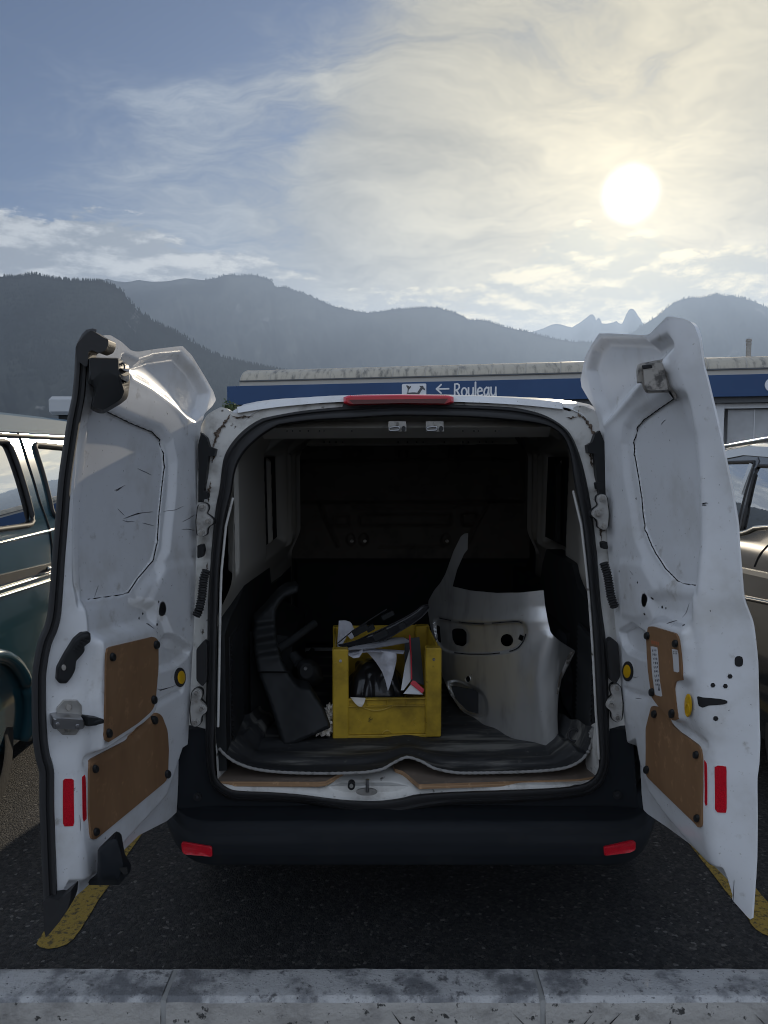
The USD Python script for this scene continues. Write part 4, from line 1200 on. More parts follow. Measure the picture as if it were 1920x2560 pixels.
ANG = np.mod(np.arctan2(*(loop(O_px, 300) - [880.0, 1310.0]).T[::-1]), 2 * np.pi)
ANG = np.unwrap(ANG)
Ol, Il = loop(O_px, 300), ang_at(I_px, np.mod(ANG, 2 * np.pi))
rows = []
for k, dy in [(-.06, .03), (0.0, .006), (0.06, -.012), (.22, -.020), (.36, -.012), (.44, -.012), (.60, -.021), (.86, -.018), (.98, -.004), (1.0, .03)]:
    q = Ol * (1 - k) + Il * k
    rows.append(np.array([PF(a, b, dy) for a, b in q]))
m = grid(np.array(rows), wrap=True)
if m.face_normals[:, 1].sum() > 0:
    m.invert()
part('opening_seal', m, L_['black_rubber'], van, smooth=50)

# white sheet metal round the opening
frame_out = [(512, 893), (515, 880), (560, 870), (620, 864), (740, 857), (860, 855), (985, 857), (1100, 861), (1212, 871), (1218, 885), (1232, 889), (1244, 876), (1262, 877), (1283, 886), (1300, 900), (1312, 940), (1322, 1000), (1336, 1200), (1352, 1420), (1366, 1578), (1320, 1578)]
frame_in = [(1312, 1578)] + [(x - 2.5, y) for x, y in [(1310, 1395), (1298, 1296), (1292, 1222), (1283, 1132), (1268, 1041)]] + [(1250, 981), (1229, 937), (1203, 913), (1161, 893), (1101, 881), (981, 876), (867, 875), (760, 879), (660, 888), (567, 905), (506, 953), (484, 994), (475, 1059)] + [(x + 2.5, y) for x, y in [(465, 1100), (455, 1209), (449, 1300), (447, 1413), (444, 1578)]]
frame_left = [(395, 1578), (404, 1420), (412, 1200), (420, 1000), (430, 935), (437, 914), (447, 896), (463, 886), (478, 879), (492, 883), (500, 892)]
fp = Polygon(frame_out + frame_in + frame_left).buffer(0)
if fp.geom_type != 'Polygon':
    fp = max(fp.geoms, key=lambda g: g.area)
p, t = fill(fp, 7.0)
relief = np.zeros(len(p))


def press(poly, a, w):
    global relief
    relief = relief + a * smoothstep(-w / 2, w / 2, signed(Polygon(poly).buffer(0), p))


cx_ = np.abs(p[:, 0] - 880)
relief += .05 * smoothstep(418, 470, cx_) ** 1.5                        # the pillars turn forward at the sides
relief += .030 * smoothstep(874, 858, p[:, 1]) * (cx_ < 345)
for yy in (1010, 1060, 1190):
    press([(420, yy), (470, yy - 4), (466, yy + 22), (420, yy + 26)], .010, 8)
    press([(1340, yy), (1276, yy - 4), (1284, yy + 22), (1340, yy + 26)], .010, 8)
F = np.array([PF(a, b, d) for (a, b), d in zip(p, relief)])
B = F + [0, .05, 0]
m = slab(p, t, F, B)
if m.volume < 0:
    m.invert()
rf_ = part('rear_frame', m, L_['white_dirty'], van, smooth=28)


def seam(pts, w, seed):
    """A ragged line of old dirt in a seam of the frame."""
    c_ = resample(np.array(pts, float), 1.5)
    n_ = np.gradient(c_, axis=0)
    n_ /= np.linalg.norm(n_, axis=1, keepdims=True)
    n_ = np.stack([-n_[:, 1], n_[:, 0]], 1)
    k_ = np.arange(len(c_))
    e1 = (meshkit.fbm(np.stack([k_ * .35, k_ * 0, k_ * 0 + seed], -1), 4, seed) ** 2 * 2.4 * w)[:, None] * np.sin(np.linspace(.1, 3.0, len(c_)))[:, None]
    e2 = (meshkit.fbm(np.stack([k_ * .35, k_ * 0 + 9, k_ * 0 + seed], -1), 4, seed + 4) ** 2 * 2.0 * w)[:, None] * np.sin(np.linspace(.1, 3.0, len(c_)))[:, None]
    A_, B_ = c_ + n_ * e1, c_ - n_ * e2
    tree_ = cKDTree(p)
    lift_ = lambda q: np.array([PF(a_, b_, float(relief[tree_.query([a_, b_])[1]]) - .004) for a_, b_ in q])
    return grid(np.array([lift_(A_), lift_(c_), lift_(B_)]))


part('dirt_seams', [seam([(498, 894), (492, 905), (484, 915), (474, 930), (466, 950), (460, 968)], 6, 1), seam([(500, 898), (512, 902), (530, 901), (548, 898)], 3.5, 2), seam([(462, 968), (462, 985), (458, 1000)], 4, 3), seam([(455, 1040), (452, 1060), (450, 1085)], 4.5, 4), seam([(1249, 886), (1250, 896), (1262, 904), (1274, 920), (1282, 936), (1290, 950)], 6, 5),
                    seam([(1250, 900), (1238, 903), (1222, 902)], 3, 6), seam([(1272, 960), (1276, 985), (1280, 1010)], 5, 7), seam([(1290, 1080), (1296, 1130), (1300, 1170)], 4, 8), seam([(448, 1215), (446, 1235), (444, 1260)], 4, 9)], L_['dirt_seam'], rf_, kind='stuff')
# the roof's rear lip
lip = [[(512, 879), (620, 862), (740, 854), (860, 852), (985, 854), (1100, 859), (1214, 869)], [(514, 892), (620, 877), (740, 868), (860, 866), (985, 868), (1100, 873), (1216, 884)]]
rows = []
for (line, dy) in ((lip[0], .10), (lip[0], .012), (lip[0], -.004), (lip[1], -.018), (lip[1], .0)):
    l2 = np.array(line, float)
    xs = np.linspace(l2[0, 0], l2[-1, 0], 70)
    ys = PchipInterpolator(l2[:, 0], l2[:, 1])(xs)
    rows.append(np.array([at(a, b, 2.57 + dy) for a, b in zip(xs, ys)]))
m = grid(np.array(rows))
if m.face_normals[:, 1].sum() > 0:
    m.invert()
part('roof_lip', m, L_['white_paint'], van, smooth=35)
# outer skin of the roof and the sides, forward to the cab
VX = .105                                                            # the van's middle at its rear
YAW = .042


def section(half_low, half_belt, half_roof, z_low, z_roof, n=44):
    """Half-outline of the body in x and z, from the sill up over the roof."""
    pts = np.array([(half_low, z_low), (half_belt, .62), (half_belt, .95), (half_belt - .02, 1.12), (half_roof + .05, 1.55), (half_roof - .01, z_roof - .085), (half_roof - .09, z_roof - .02), (half_roof - .25, z_roof), (0, z_roof + .012)])
    s = np.concatenate([[0], np.cumsum(np.linalg.norm(np.diff(pts, axis=0), axis=1))])
    q = PchipInterpolator(s, pts)(np.linspace(0, s[-1], n))
    return np.vstack([q, q[::-1][1:] * [-1, 1]])


stations = [(2.56, .78, .80, .60, .42, 1.825), (2.62, .83, .87, .67, .38, 1.845), (3.2, .86, .905, .70, .33, 1.852), (4.6, .86, .91, .71, .32, 1.85), (5.3, .86, .91, .70, .32, 1.80), (5.9, .86, .90, .58, .32, 1.32), (6.5, .83, .86, .50, .32, 1.10), (6.8, .72, .75, .40, .34, .86)]
rows = []
for (y, hl, hb, hr, zl, zr) in stations:
    q = section(hl, hb, hr, zl, zr)
    if zr < 1.4:
        q[:, 1] = np.minimum(q[:, 1], zr)
    rows.append(np.stack([VX + (y - 2.5) * YAW + q[:, 0], np.full(len(q), y), q[:, 1]], 1))
m = grid(np.array(rows))
if (m.face_normals[:, 2] * (m.triangles_center[:, 2] > 1.7)).sum() < 0:
    m.invert()
part('body_shell', m, L_['white_paint'], van, smooth=40)
nose = np.array(rows[-1])
part('nose', tm(np.vstack([nose, nose.mean(0)]), [[i, i + 1, len(nose)] for i in range(len(nose) - 1)] + [[i + 1, i, len(nose)] for i in range(len(nose) - 1)]), L_['white_paint'], van, smooth=False)
part('underbody', box((VX - .76, 2.62, .36), (VX + .80, 6.7, .44)), L_['cabin_dark'], van)
for y in (3.25, 5.95):
    for sx in (-1, 1):
        c = np.array([VX + (y - 2.5) * YAW + sx * .78, y, .315])
        w = trimesh.creation.annulus(.20, .315, .20, sections=48)
        w.apply_transform(trimesh.transformations.rotation_matrix(np.pi / 2, [0, 1, 0]))
        w.apply_translation(c)
        wh = part('wheel', w, L_['tyre'], van, smooth=30)
        r = trimesh.creation.cylinder(.20, .15, sections=40)
        r.apply_transform(trimesh.transformations.rotation_matrix(np.pi / 2, [0, 1, 0]))
        r.apply_translation(c)
        part('rim', r, L_['wheel_grey'], wh, smooth=30)

# high brake light on the roof edge
bl = [[(741, 858), (752, 853.5), (860, 851), (970, 853), (981, 857), (981, 870), (968, 876), (860, 874), (754, 877), (741, 872)]] * 1
rows = []
for sc, dy in ((1.0, .04), (1.0, -.012), (.985, -.030), (.93, -.040)):
    q = resample(np.array(bl[0], float), 4, True)
    c = q.mean(0)
    q = c + (q - c) * [sc, 1 - (1 - sc) * 4.5]
    rows.append(np.array([at(a, b, 2.575 + dy) for a, b in q]))
n = len(rows[0])
V = np.vstack(rows + [rows[-1].mean(0, keepdims=True)])
m = grid(np.array(rows), wrap=True)
o = 3 * n
m = trimesh.util.concatenate([m, tm(V, [[o + j, o + (j + 1) % n, len(V) - 1] for j in range(n)])])
if m.face_normals[-1][1] > 0:
    m.invert()
brk = part('brake_light', m, L_['red_lens'], van, smooth=35)
part('lens_band', extrude([(754, 863.5), (968, 861), (960, 871), (860, 870.5), (764, 873)], 2.526, .010), L_['dark_red_lens'], brk)
part('lens_ribs', [extrude([(x, 853.6), (x + 1.6, 853.6), (x + 1.6, 857.4), (x, 857.4)], 2.543, .004) for x in np.arange(756, 966, 4.2)], L_['red_lens'], brk, kind='stuff')
part('lamp_gasket', extrude([(743, 870), (756, 876), (860, 874), (966, 875), (980, 869), (984, 878), (860, 880), (738, 882)], 2.553, .03), L_['black_rubber'], brk)

# tail lamps and black trim beside the hinges
for sgn, pts in ((-1, [(434, 935), (446, 945), (452, 965), (466, 970), (463, 985), (450, 985), (444, 1040), (436, 1085), (428, 1085), (428, 960)]), (1, [(1296, 930), (1286, 938), (1280, 955), (1268, 962), (1270, 978), (1284, 980), (1290, 1040), (1298, 1085), (1312, 1085), (1308, 960)])):
    part('tail_lamp_edge', extrude(pts, 2.515, .03), L_['black_plastic'], van)
for sgn, pts in ((-1, [(430, 1063), (444, 1060), (449, 1066), (448, 1078), (430, 1081)]), (-1, [(426, 1178), (438, 1176), (441, 1190), (437, 1204), (426, 1206)]), (1, [(1288, 1042), (1302, 1042), (1303, 1059), (1290, 1058)]), (1, [(1300, 1172), (1312, 1170), (1314, 1186), (1302, 1186)])):
    part('black_clip', extrude(rounded(pts, 3), 2.455, .03), L_['black_plastic'], van)
# hinges: a cast plate with two bolt bosses each
def hinge(cx, y0, s, yy, f=.75):
    out = [(-4, 0), (6, -9), (16, -2), (17, 14), (12, 26), (20, 34), (28, 46), (27, 58), (17, 68), (14, 78), (14, 92), (4, 100), (-6, 92), (-8, 50)]
    pts = rounded([(cx + s * a, y0 + b * f) for a, b in out], 5)
    h = part('hinge', extrude(pts, yy, .012), L_['painted_hinge'], van)
    part('hinge_shadow_gap', extrude(rounded([(cx + s * a * 1.16 - s * 1, y0 + b * f * 1.03 - 1) for a, b in out], 5), yy + .013, .025), L_['black_rubber'], h)  # oversized black backing that draws the dark shadow gap round the hinge
    for a, b in ((5, 4), (16, 50), (3, 88)):
        q = [at(cx + s * a + u, y0 + b * f + v, yy) for u, v in ngon(0, 0, 7, 7.4, 20)]
        c = trimesh.creation.cylinder(.0115, .010, sections=24)
        c.apply_transform(trimesh.transformations.rotation_matrix(np.pi / 2, [1, 0, 0]))
        c.apply_translation(at(cx + s * a, y0 + b * f, yy - .003))
        part('bolt_washer', c, L_['painted_hinge'], h, smooth=30)
        c = trimesh.creation.cylinder(.0068, .016, sections=6)
        c.apply_transform(trimesh.transformations.rotation_matrix(np.pi / 2, [1, 0, 0]))
        c.apply_translation(at(cx + s * a, y0 + b * f, yy - .010))
        part('bolt', c, L_['dirty_steel'], h, smooth=False)


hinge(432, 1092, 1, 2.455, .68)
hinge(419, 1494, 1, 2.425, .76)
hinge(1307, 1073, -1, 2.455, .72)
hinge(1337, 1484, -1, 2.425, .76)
# ribbed rubber boots that carry the wiring from body to door
def boot(pts, r, y):
    p = resample(np.array(pts, float), 1.2)
    P = np.array([at(a, b, y) for a, b in p])
    rr = r * (1 + .16 * np.sin(np.arange(len(P)) * 1.35))
    part('cable_boot', tube(P, rr, 14), L_['black_rubber'], van, smooth=40)


boot([(446, 1232), (440, 1250), (436, 1290), (430, 1318), (424, 1330)], .013, 2.43)
boot([(1304, 1216), (1312, 1240), (1320, 1290), (1328, 1312)], .013, 2.43)
for pts in ([(424, 1402), (440, 1384), (447, 1390), (447, 1470), (438, 1484), (424, 1470)], [(1336, 1390), (1322, 1378), (1312, 1386), (1318, 1470), (1330, 1478), (1340, 1462)]):
    part('rubber_stop', extrude(rounded(pts, 6), 2.425, .03), L_['black_rubber'], van)

# bumper: a step, then the protruding skin, wrapping forward at the corners
xs = np.linspace(-.835, 1.015, 180)
prof = [(.060, .506), (.015, .505), (.003, .504), (.000, .503), (-.008, .502), (-.020, .500), (-.085, .496), (-.108, .488), (-.118, .474), (-.124, .440), (-.120, .400), (-.100, .356), (-.060, .336), (.05, .328)]
pr = resample(np.array(prof), .008)
G = []
for x in xs:
    u = (x - VX + .015)
    a = abs(u)
    wrap_ = .30 * np.clip((a - .63) / .25, 0, 1.2) ** 2.4
    side = smoothstep(.30, .42, a)                                     # the lower lip of the step dips towards the corners
    row = []
    for dy, z in pr:
        lowcut = .05 * smoothstep(.62, .90, a) * np.clip((.44 - z) / .1, 0, 1)
        upc = .0
        zz = z + lowcut - .018 * side * np.exp(-((z - .482) / .014) ** 2)
        yy = 2.455 + dy * (1 - .25 * smoothstep(.7, .9, a)) + wrap_ + .012 * side * np.exp(-((z - .47) / .02) ** 2)
        row.append((x, yy, zz))
    G.append(row)
m = grid(np.array(G))
if m.face_normals[:, 1].sum() > 0:
    m.invert()
bump_ = part('bumper', m, L_['grey_plastic'], van, smooth=35)
# black corner trim between bumper and white pillars, under the seal
for pts in ([(388, 1577), (446, 1574), (449, 1640), (458, 1690), (480, 1716), (504, 1727), (642, 1734), (752, 1752), (808, 1760), (808, 1772), (380, 1772)], [(1366, 1577), (1314, 1574), (1315, 1640), (1299, 1692), (1269, 1715), (1204, 1727), (1100, 1734), (980, 1738), (930, 1744), (864, 1757), (800, 1761), (800, 1775), (1380, 1775)]):
    part('corner_trim', extrude(pts, 2.458, .05), L_['grey_plastic'], van)
for pts in ([(393, 1818), (399, 1816), (459, 1826), (460, 1847), (400, 1842), (395, 1836)], [(1302, 1826), (1364, 1813), (1371, 1815), (1371, 1832), (1360, 1838), (1304, 1845)]):
    q = np.array(pts, float)
    y = [None] * len(q)
    P = []
    for a, b in resample(rounded(q, 3), 3, True):
        d = 2.33
        for _ in range(12):
            w = at(a, b, d)
            u = abs(w[0] - VX + .015)
            d = 2.333 + .30 * np.clip((u - .63) / .25, 0, 1.2) ** 2.4 + .004
        P.append(at(a, b, d))
    P = np.array(P)
    n = len(P)
    front, back = P - [0, .010, 0], P + [0, .02, 0]
    c = front.mean(0)
    bev = c + (front - c) * .93 - [0, .003, 0]
    V = np.vstack([back, front, bev, [bev.mean(0)]])
    f = [[i * n + j, i * n + (j + 1) % n, (i + 1) * n + (j + 1) % n] for i in range(2) for j in range(n)] + [[i * n + j, (i + 1) * n + (j + 1) % n, (i + 1) * n + j] for i in range(2) for j in range(n)] + [[2 * n + j, 2 * n + (j + 1) % n, 3 * n] for j in range(n)]
    m = tm(V, f)
    if m.face_normals[-1][1] > 0:
        m.invert()
    part('bumper_reflector', m, L_['red_reflector'], van, smooth=30)

# ---------------------------------------------------------------- inside of the load space
XL, XR = -.505, .690                                                 # side walls at the opening


def vx(x, y):
    return x + (y - 2.5) * YAW * (1.0 if x > .3 else .45)


FLOOR, CEIL, YB = .578, 1.765, 4.35


def wall(side):
    """A side wall of pressed sheet: pillars and ribs stand proud of the outer skin."""
    ys, zs = np.linspace(2.50, YB, 150), np.linspace(.60, CEIL, 110)
    Y, Z = np.meshgrid(ys, zs)
    y0_ = 2.500 + .115 * np.clip((Z - 1.05) / .65, 0, 1)
    Y = YB - (YB - Y) * (YB - y0_) / (YB - 2.50)
    base = np.where(np.ones_like(Y), XL if side < 0 else XR, 0)
    D = np.zeros_like(Y)                                              # metres outwards
    rec = lambda y0, y1, z0, z1, d, w=.02, lean=0.0: d * smoothstep(y0 - w, y0 + w, Y + lean * (Z - 1.3)) * smoothstep(y1 + w, y1 - w, Y + lean * (Z - 1.3)) * smoothstep(z0 - w, z0 + w, Z) * smoothstep(z1 + w, z1 - w, Z)
    D += rec(3.22, 3.80, 1.23, 1.66, .060, .02, .10)
    D += rec(3.90, 4.12, 1.22, 1.66, .045, .02)
    D += rec(4.18, 4.34, 1.10, 1.66, .05, .015)
    D -= rec(3.84, 3.87, 1.20, 1.66, .02, .012)
    D -= rec(3.50, 3.535, 1.25, 1.64, .035, .010, .10)
    D += rec(2.60, 2.64, 1.25, 1.62, .03, .012)
    D -= .05 * smoothstep(1.62, 1.765, Z) * np.clip((Z - 1.62) / .145, 0, 1)
    D += .04 * smoothstep(2.7, 3.0, Y) * (side > 0) + .055 * smoothstep(1.25, 1.08, Z)
    X = base + (D if side > 0 else -D)
    X = X + (Y - 2.5) * YAW * (1.0 if side > 0 else .45)
    m = grid(np.stack([X, Y, Z], -1))
    if m.face_normals[:, 0].sum() * side > 0:
        m.invert()
    return m


part('side_wall', wall(-1), L_['beige_inside'], van, smooth=40)
part('side_wall', wall(1), L_['beige_inside'], van, smooth=40)
for side in (-1, 1):
    x = XL if side < 0 else XR
    o = -side
    # blanked window between the pillars, a dark panel in its recess
    pan = box((vx(x, 3.3) - side * -(.048 if side < 0 else .086), 3.24, 1.25), (vx(x, 3.3) - side * -(.040 if side < 0 else .078), 3.86, 1.645))
    part('window_blank', pan, L_['cabin_dark'], van)
    part('window_trim', box((vx(x, 3.2) + side * .040, 3.40, 1.27), (vx(x, 3.2) + side * .065, 3.44, 1.62), .004), L_['black_plastic'], van)
    # wheel arch and lower lining in black plastic
    arch = Polygon([(2.505, .60), (2.505, 1.06), (2.60, 1.10), (2.72, 1.12), (2.86, 1.16), (2.95, 1.235), (3.42, 1.235), (3.50, 1.16), (3.56, 1.05), (3.95, 1.03), (YB, 1.03), (YB, .60)])
    v, f = trimesh.creation.triangulate_polygon(arch, engine='earcut')
    a = trimesh.creation.extrude_triangulation(np.asarray(v), np.asarray(f), .07)
    a.vertices = np.stack([np.zeros(len(a.vertices)) + vx(x, 3.0) + side * (.10 if side < 0 else .085) + o * a.vertices[:, 2], a.vertices[:, 0], a.vertices[:, 1]], 1)
    trimesh.repair.fix_normals(a)
    part('side_lining', a, L_['black_plastic'], van, smooth=25)
    part('wheel_box', hull([(vx(x, 3.2) + o * (k * .15 - .03), 2.95 + .12 * k + dy * (.75 - .24 * k), .61 + dz * (.36 - .05 * k)) for k in (0, 1) for dy in (0, 1) for dz in (0, 1)]), L_['black_plastic'], van)
    # louvred air vent behind the pillar
    vent = part('air_vent', box((vx(x, 2.6) + o * -.034, 2.57, .66), (vx(x, 2.6) + o * -.020, 2.80, 1.04), .004), L_['black_plastic'], van)
    for k in range(20):
        z = .675 + k * .0175
        s_ = hull([(vx(x, 2.6) + o * q, yy, z + dz + (yy - 2.58) * .10) for yy in (2.585, 2.785) for (q, dz) in ((-.021, 0), (-.012, -.004), (-.021, .006))])
        part('slat', s_, L_['black_plastic'], vent)
    # bright edge of the body sheet where the seal is pushed on, with its little welds
    pts = [(503, 1075), (488, 1135), (478, 1236), (476, 1300), (474, 1413), (471, 1570)] if side < 0 else [(1238, 1060), (1256, 1135), (1266, 1222), (1273, 1296), (1280, 1395), (1288, 1547), (1294, 1640)]
    pp = resample(np.array(pts, float), 8)
    P = np.array([PF(a_, b_, .022) for a_, b_ in pp])
    part('body_flange', tube(P, .0045, 8), L_['white_dirty'], van, smooth=True)
part('left_sill_panel', hull([at(*q) for q in [(466, 1612, 2.49), (470, 1690, 2.49), (484, 1640, 2.60), (500, 1680, 2.60), (470, 1560, 2.60)]]), L_['white_dirty'], van)
part('right_sill_panel', hull([at(*q) for q in [(1288, 1560, 2.49), (1296, 1680, 2.49), (1280, 1600, 2.62), (1262, 1690, 2.60), (1270, 1570, 2.66)]]), L_['white_dirty'], van)

# ceiling: ribs across, drilled rails
ys, xs = np.linspace(2.63, YB, 120), np.linspace(-.53, .72, 90)
Xc, Yc = np.meshgrid(xs, ys)
Xc = Xc + (Yc - 2.5) * YAW
Zc = np.full_like(Xc, CEIL + .02)
Zc -= .035 * np.exp(-((Yc - 2.74) / .07) ** 4) + .030 * np.exp(-((Yc - 3.25) / .05) ** 4) + .03 * np.exp(-((Yc - 3.85) / .05) ** 4)
Zc -= .10 * np.clip((np.abs(Xc - VX - .02 - (Yc - 2.5) * YAW) - .46) / .2, 0, 1) ** 2
m = grid(np.stack([Xc, Yc, Zc], -1))
if m.face_normals[:, 2].sum() > 0:
    m.invert()
part('ceiling', m, L_['beige_inside'], van, smooth=40)
hdr = part('roof_header', hull([at(a, b, y) for (a, b, y) in [(560, 925, 2.60), (1190, 922, 2.60), (570, 948, 2.72), (1185, 944, 2.72), (600, 912, 2.66), (1150, 910, 2.66)]]), L_['beige_inside'], van)
rail = part('roof_rail', hull([at(a, b, y) for (a, b, y) in [(660, 962, 3.2), (1120, 958, 3.2), (680, 944, 3.26), (1110, 942, 3.26), (670, 964, 3.32), (1110, 960, 3.32)]]), L_['beige_inside'], van)
part('rail_holes', [extrude(ngon(x, 955 + .0 * k, 1.8, 2.0, 10), 3.19, .002) for k, x in enumerate([700, 712, 726, 740, 860, 880, 900, 914, 960, 1000, 1012, 1036, 1050, 1064])], L_['hole_black'], rail, kind='stuff')
part('header_holes', [extrude(ngon(x, 931, 1.6, 1.8, 10), 2.585, .002) for x in [620, 632, 648, 666, 690, 700, 760, 1000, 1024, 1034, 1070, 1078]], L_['hole_black'], hdr, kind='stuff')
for cx in (858, 939):                                                # two striker plates for the doors in the header
    pl_ = part('striker_plate', extrude(rounded([(cx - 19, 910), (cx + 19, 910), (cx + 20, 932), (cx - 19, 933)], 2), 2.565, .012), L_['galvanised'], van)
    q = np.array([at(a, b, 2.552) for a, b in rounded([(cx - 17, 924), (cx + 4, 921), (cx + 5, 929), (cx - 17, 931)], 3)])
    part('striker_loop', tube(q, .0035, 8, closed=True), L_['steel'], pl_, smooth=True)
    part('striker_bump', extrude(ngon(cx + 14, 926, 4.5, 6, 18), 2.555, .012), L_['black_rubber'], pl_)
    part('striker_tab', extrude([(cx - 2, 911), (cx + 3, 911), (cx + 3, 919), (cx - 2, 919)], 2.558, .008), L_['dirty_steel'], pl_)

# bulkhead: pressed sheet with a dark opening, slots above, panels below
x0, x1 = vx(XL, YB) - .06, vx(XR, YB) + .06
bx, bz = np.meshgrid(np.linspace(x0, x1, 220), np.linspace(.6, CEIL + .01, 200))
pts = np.stack([bx, np.full_like(bx, YB), bz], -1)
pix = project(pts)
fl = pix.reshape(-1, 2)
H = np.zeros(len(fl))


def groove_line(line, w, d, closed=True):
    global H
    L = LineString(list(line) + ([line[0]] if closed else []))
    H = H + d * np.exp(-(shapely.distance(L, shapely.points(fl)) / w) ** 2)


def dent(poly, d, w):
    global H
    H = H + d * smoothstep(-w / 2, w / 2, signed(Polygon(poly).buffer(0), fl))


dent([(646, 996), (1130, 990), (1130, 1084), (646, 1086)], .05, 8)
for cx in (768, 870, 978):
    groove_line(rounded([(cx - 10, 994), (cx - 10, 970), (cx + 10, 970), (cx + 10, 994)], 6), 3, .02)
groove_line(rounded([(776, 1112), (974, 1112), (974, 1135), (776, 1135)], 4), 2.2, .02)
groove_line(rounded([(722, 1114), (752, 1114), (752, 1136), (724, 1136)], 4), 2.2, .02)
groove_line(rounded([(998, 1110), (1030, 1110), (1028, 1134), (1000, 1134)], 4), 2.2, .02)
groove_line([(760, 1090), (775, 1097), (980, 1096), (994, 1088), (1050, 1088)], 2.5, .02, False)
groove_line([(690, 1085), (704, 1120), (730, 1178)], 3, -.03, False)
groove_line([(1054, 1088), (1036, 1120), (1010, 1170)], 3, -.03, False)
groove_line([(820, 1182), (960, 1181)], 1.5, .015, False)
dent([(640, 1210), (1140, 1210), (1140, 1700), (640, 1700)], -.05, 10)
for cx in (757, 785, 963):
    dent(ngon(cx, 1166, 9, 12, 16), .03, 4)
pts[..., 1] += H.reshape(bx.shape)
m = grid(pts)
if m.face_normals[:, 1].sum() > 0:
    m.invert()
fc = project(m.triangles_center)
lowr = (fc[:, 1] > 1206)
openr = np.array([shapely.contains_xy(Polygon([(640, 994), (1136, 988), (1136, 1086), (640, 1088)]), a, b) for a, b in fc])
bk = part('bulkhead', m.submesh([np.where(~lowr & ~openr)[0]], append=True), L_['bulkhead_paint'], van, smooth=40)
part('bulkhead_window', m.submesh([np.where(openr)[0]], append=True), L_['bulkhead_paint'], bk, smooth=40)
part('bulkhead_lower', m.submesh([np.where(lowr)[0]], append=True), L_['cabin_dark'], bk, smooth=40)  # lower part of the same sheet in a near-black material
for cx in (757, 785, 963):
    part('lashing_eye', extrude(ngon(cx + 3, 1169, 4, 3, 12), YB - .004, .012), L_['dirty_steel'], bk)
part('front_wall', box((x0 - .1, YB + .1, .4), (x1 + .1, YB + .14, 1.80)), L_['cabin_dark'], van)

# load floor: ply boards on white metal, the striker pin in its dip
part('floor_pan', box((-.56, 2.49, .530), (.76, YB, .554)), L_['white_dirty'], van)
sill_prof = [[at(a, b, 2.475) if d is None else at(a, b, d) for a, b, d in [(474, 1682, None), (508, 1694, None), (640, 1697, None), (690, 1701, None), (742, 1678, 2.535), (844, 1672, 2.545), (900, 1701, None), (980, 1697, None), (1200, 1688, None), (1290, 1660, None)]],
             [at(a, b, 2.462) for a, b in [(470, 1692), (506, 1712), (640, 1720), (705, 1728), (756, 1734), (864, 1730), (900, 1722), (980, 1716), (1204, 1708), (1296, 1676)]]]
rows = []
for q in (sill_prof[0], sill_prof[1]):
    q = np.array(q)
    xs = np.linspace(q[0, 0], q[-1, 0], 120)
    rows.append(np.stack([xs, np.interp(xs, q[:, 0], q[:, 1]), np.minimum(np.interp(xs, q[:, 0], q[:, 2]), .572)], 1))
back = rows[0].copy()
back[:, 1] += .12
back[:, 2] = np.minimum(back[:, 2], .560)
m = grid(np.array([back, rows[0], rows[1]]))
if m.face_normals[:, 2].sum() < 0:
    m.invert()
part('sill', m, L_['white_dirty'], van, smooth=40)


def board(px, y_front, thick, name='floor_board'):
    """A ply board: its top outline as seen from the road, laid on the floor."""
    P = np.array([atz(a, b, FLOOR)[:2] for a, b in px])
    pol = Polygon(P).buffer(0)
    p_, t_ = fill(pol, .03)
    z = np.full(len(p_), FLOOR)
    top, bot = np.c_[p_, z], np.c_[p_, z - thick]
    m_ = slab(p_, t_, top, bot)
    if m_.volume < 0:
        m_.invert()
    up = np.abs(m_.face_normals[:, 2]) > .7
    b_ = part(name, m_.submesh([np.where(up)[0]], append=True), L_['plywood_top'], van, smooth=False)
    part('ply_edge', m_.submesh([np.where(~up)[0]], append=True), L_['plywood_edge'], b_, smooth=False)


board([(470, 1688), (700, 1689), (742, 1667), (800, 1640), (800, 1500), (500, 1500)], 2.5, .017)
board([(905, 1694), (1250, 1683), (1290, 1676), (1240, 1500), (846, 1500), (850, 1660), (872, 1666)], 2.5, .017)
dip = part('lock_plate', extrude(ngon(792, 1711, 23, 8, 24), 2.450, .006), L_['galvanised'], van)
c = trimesh.creation.cylinder(.006, .042, sections=16)
c.apply_translation(at(793.5, 1697, 2.446))
part('striker_pin', c, L_['steel'], dip, smooth=30)
part('lock_bush', extrude(ngon(759, 1698, 8, 9, 16), 2.452, .02), L_['black_plastic'], dip)
part('lock_bush_core', extrude(ngon(759, 1698, 4, 4.5, 12), 2.450, .004), L_['galvanised'], dip)
for px_, py_ in ((1334, 1718), (426, 1722)):
    part('trim_screw', extrude(ngon(px_, py_, 9, 9, 22), 2.452, .008), L_['black_plastic'], van, smooth=30)
    part('trim_screw_head', extrude(ngon(px_, py_, 4, 4, 6), 2.449, .008), L_['black_trim'], van)
for x0_, x1_ in ((1068, 1216), (1228, 1248), (1356, 1380), (700, 720)):
    x0_, x1_ = x0_ * .86, x1_ * .86
    part('trim_recess', extrude([(x0_, 1746), (x1_, 1744), (x1_, 1757), (x0_, 1759)], 2.4565, .003), L_['hole_black'], van)
# ---------------------------------------------------------------- what lies in the van
FL = FLOOR + .014                                                   # top of the rubber mat

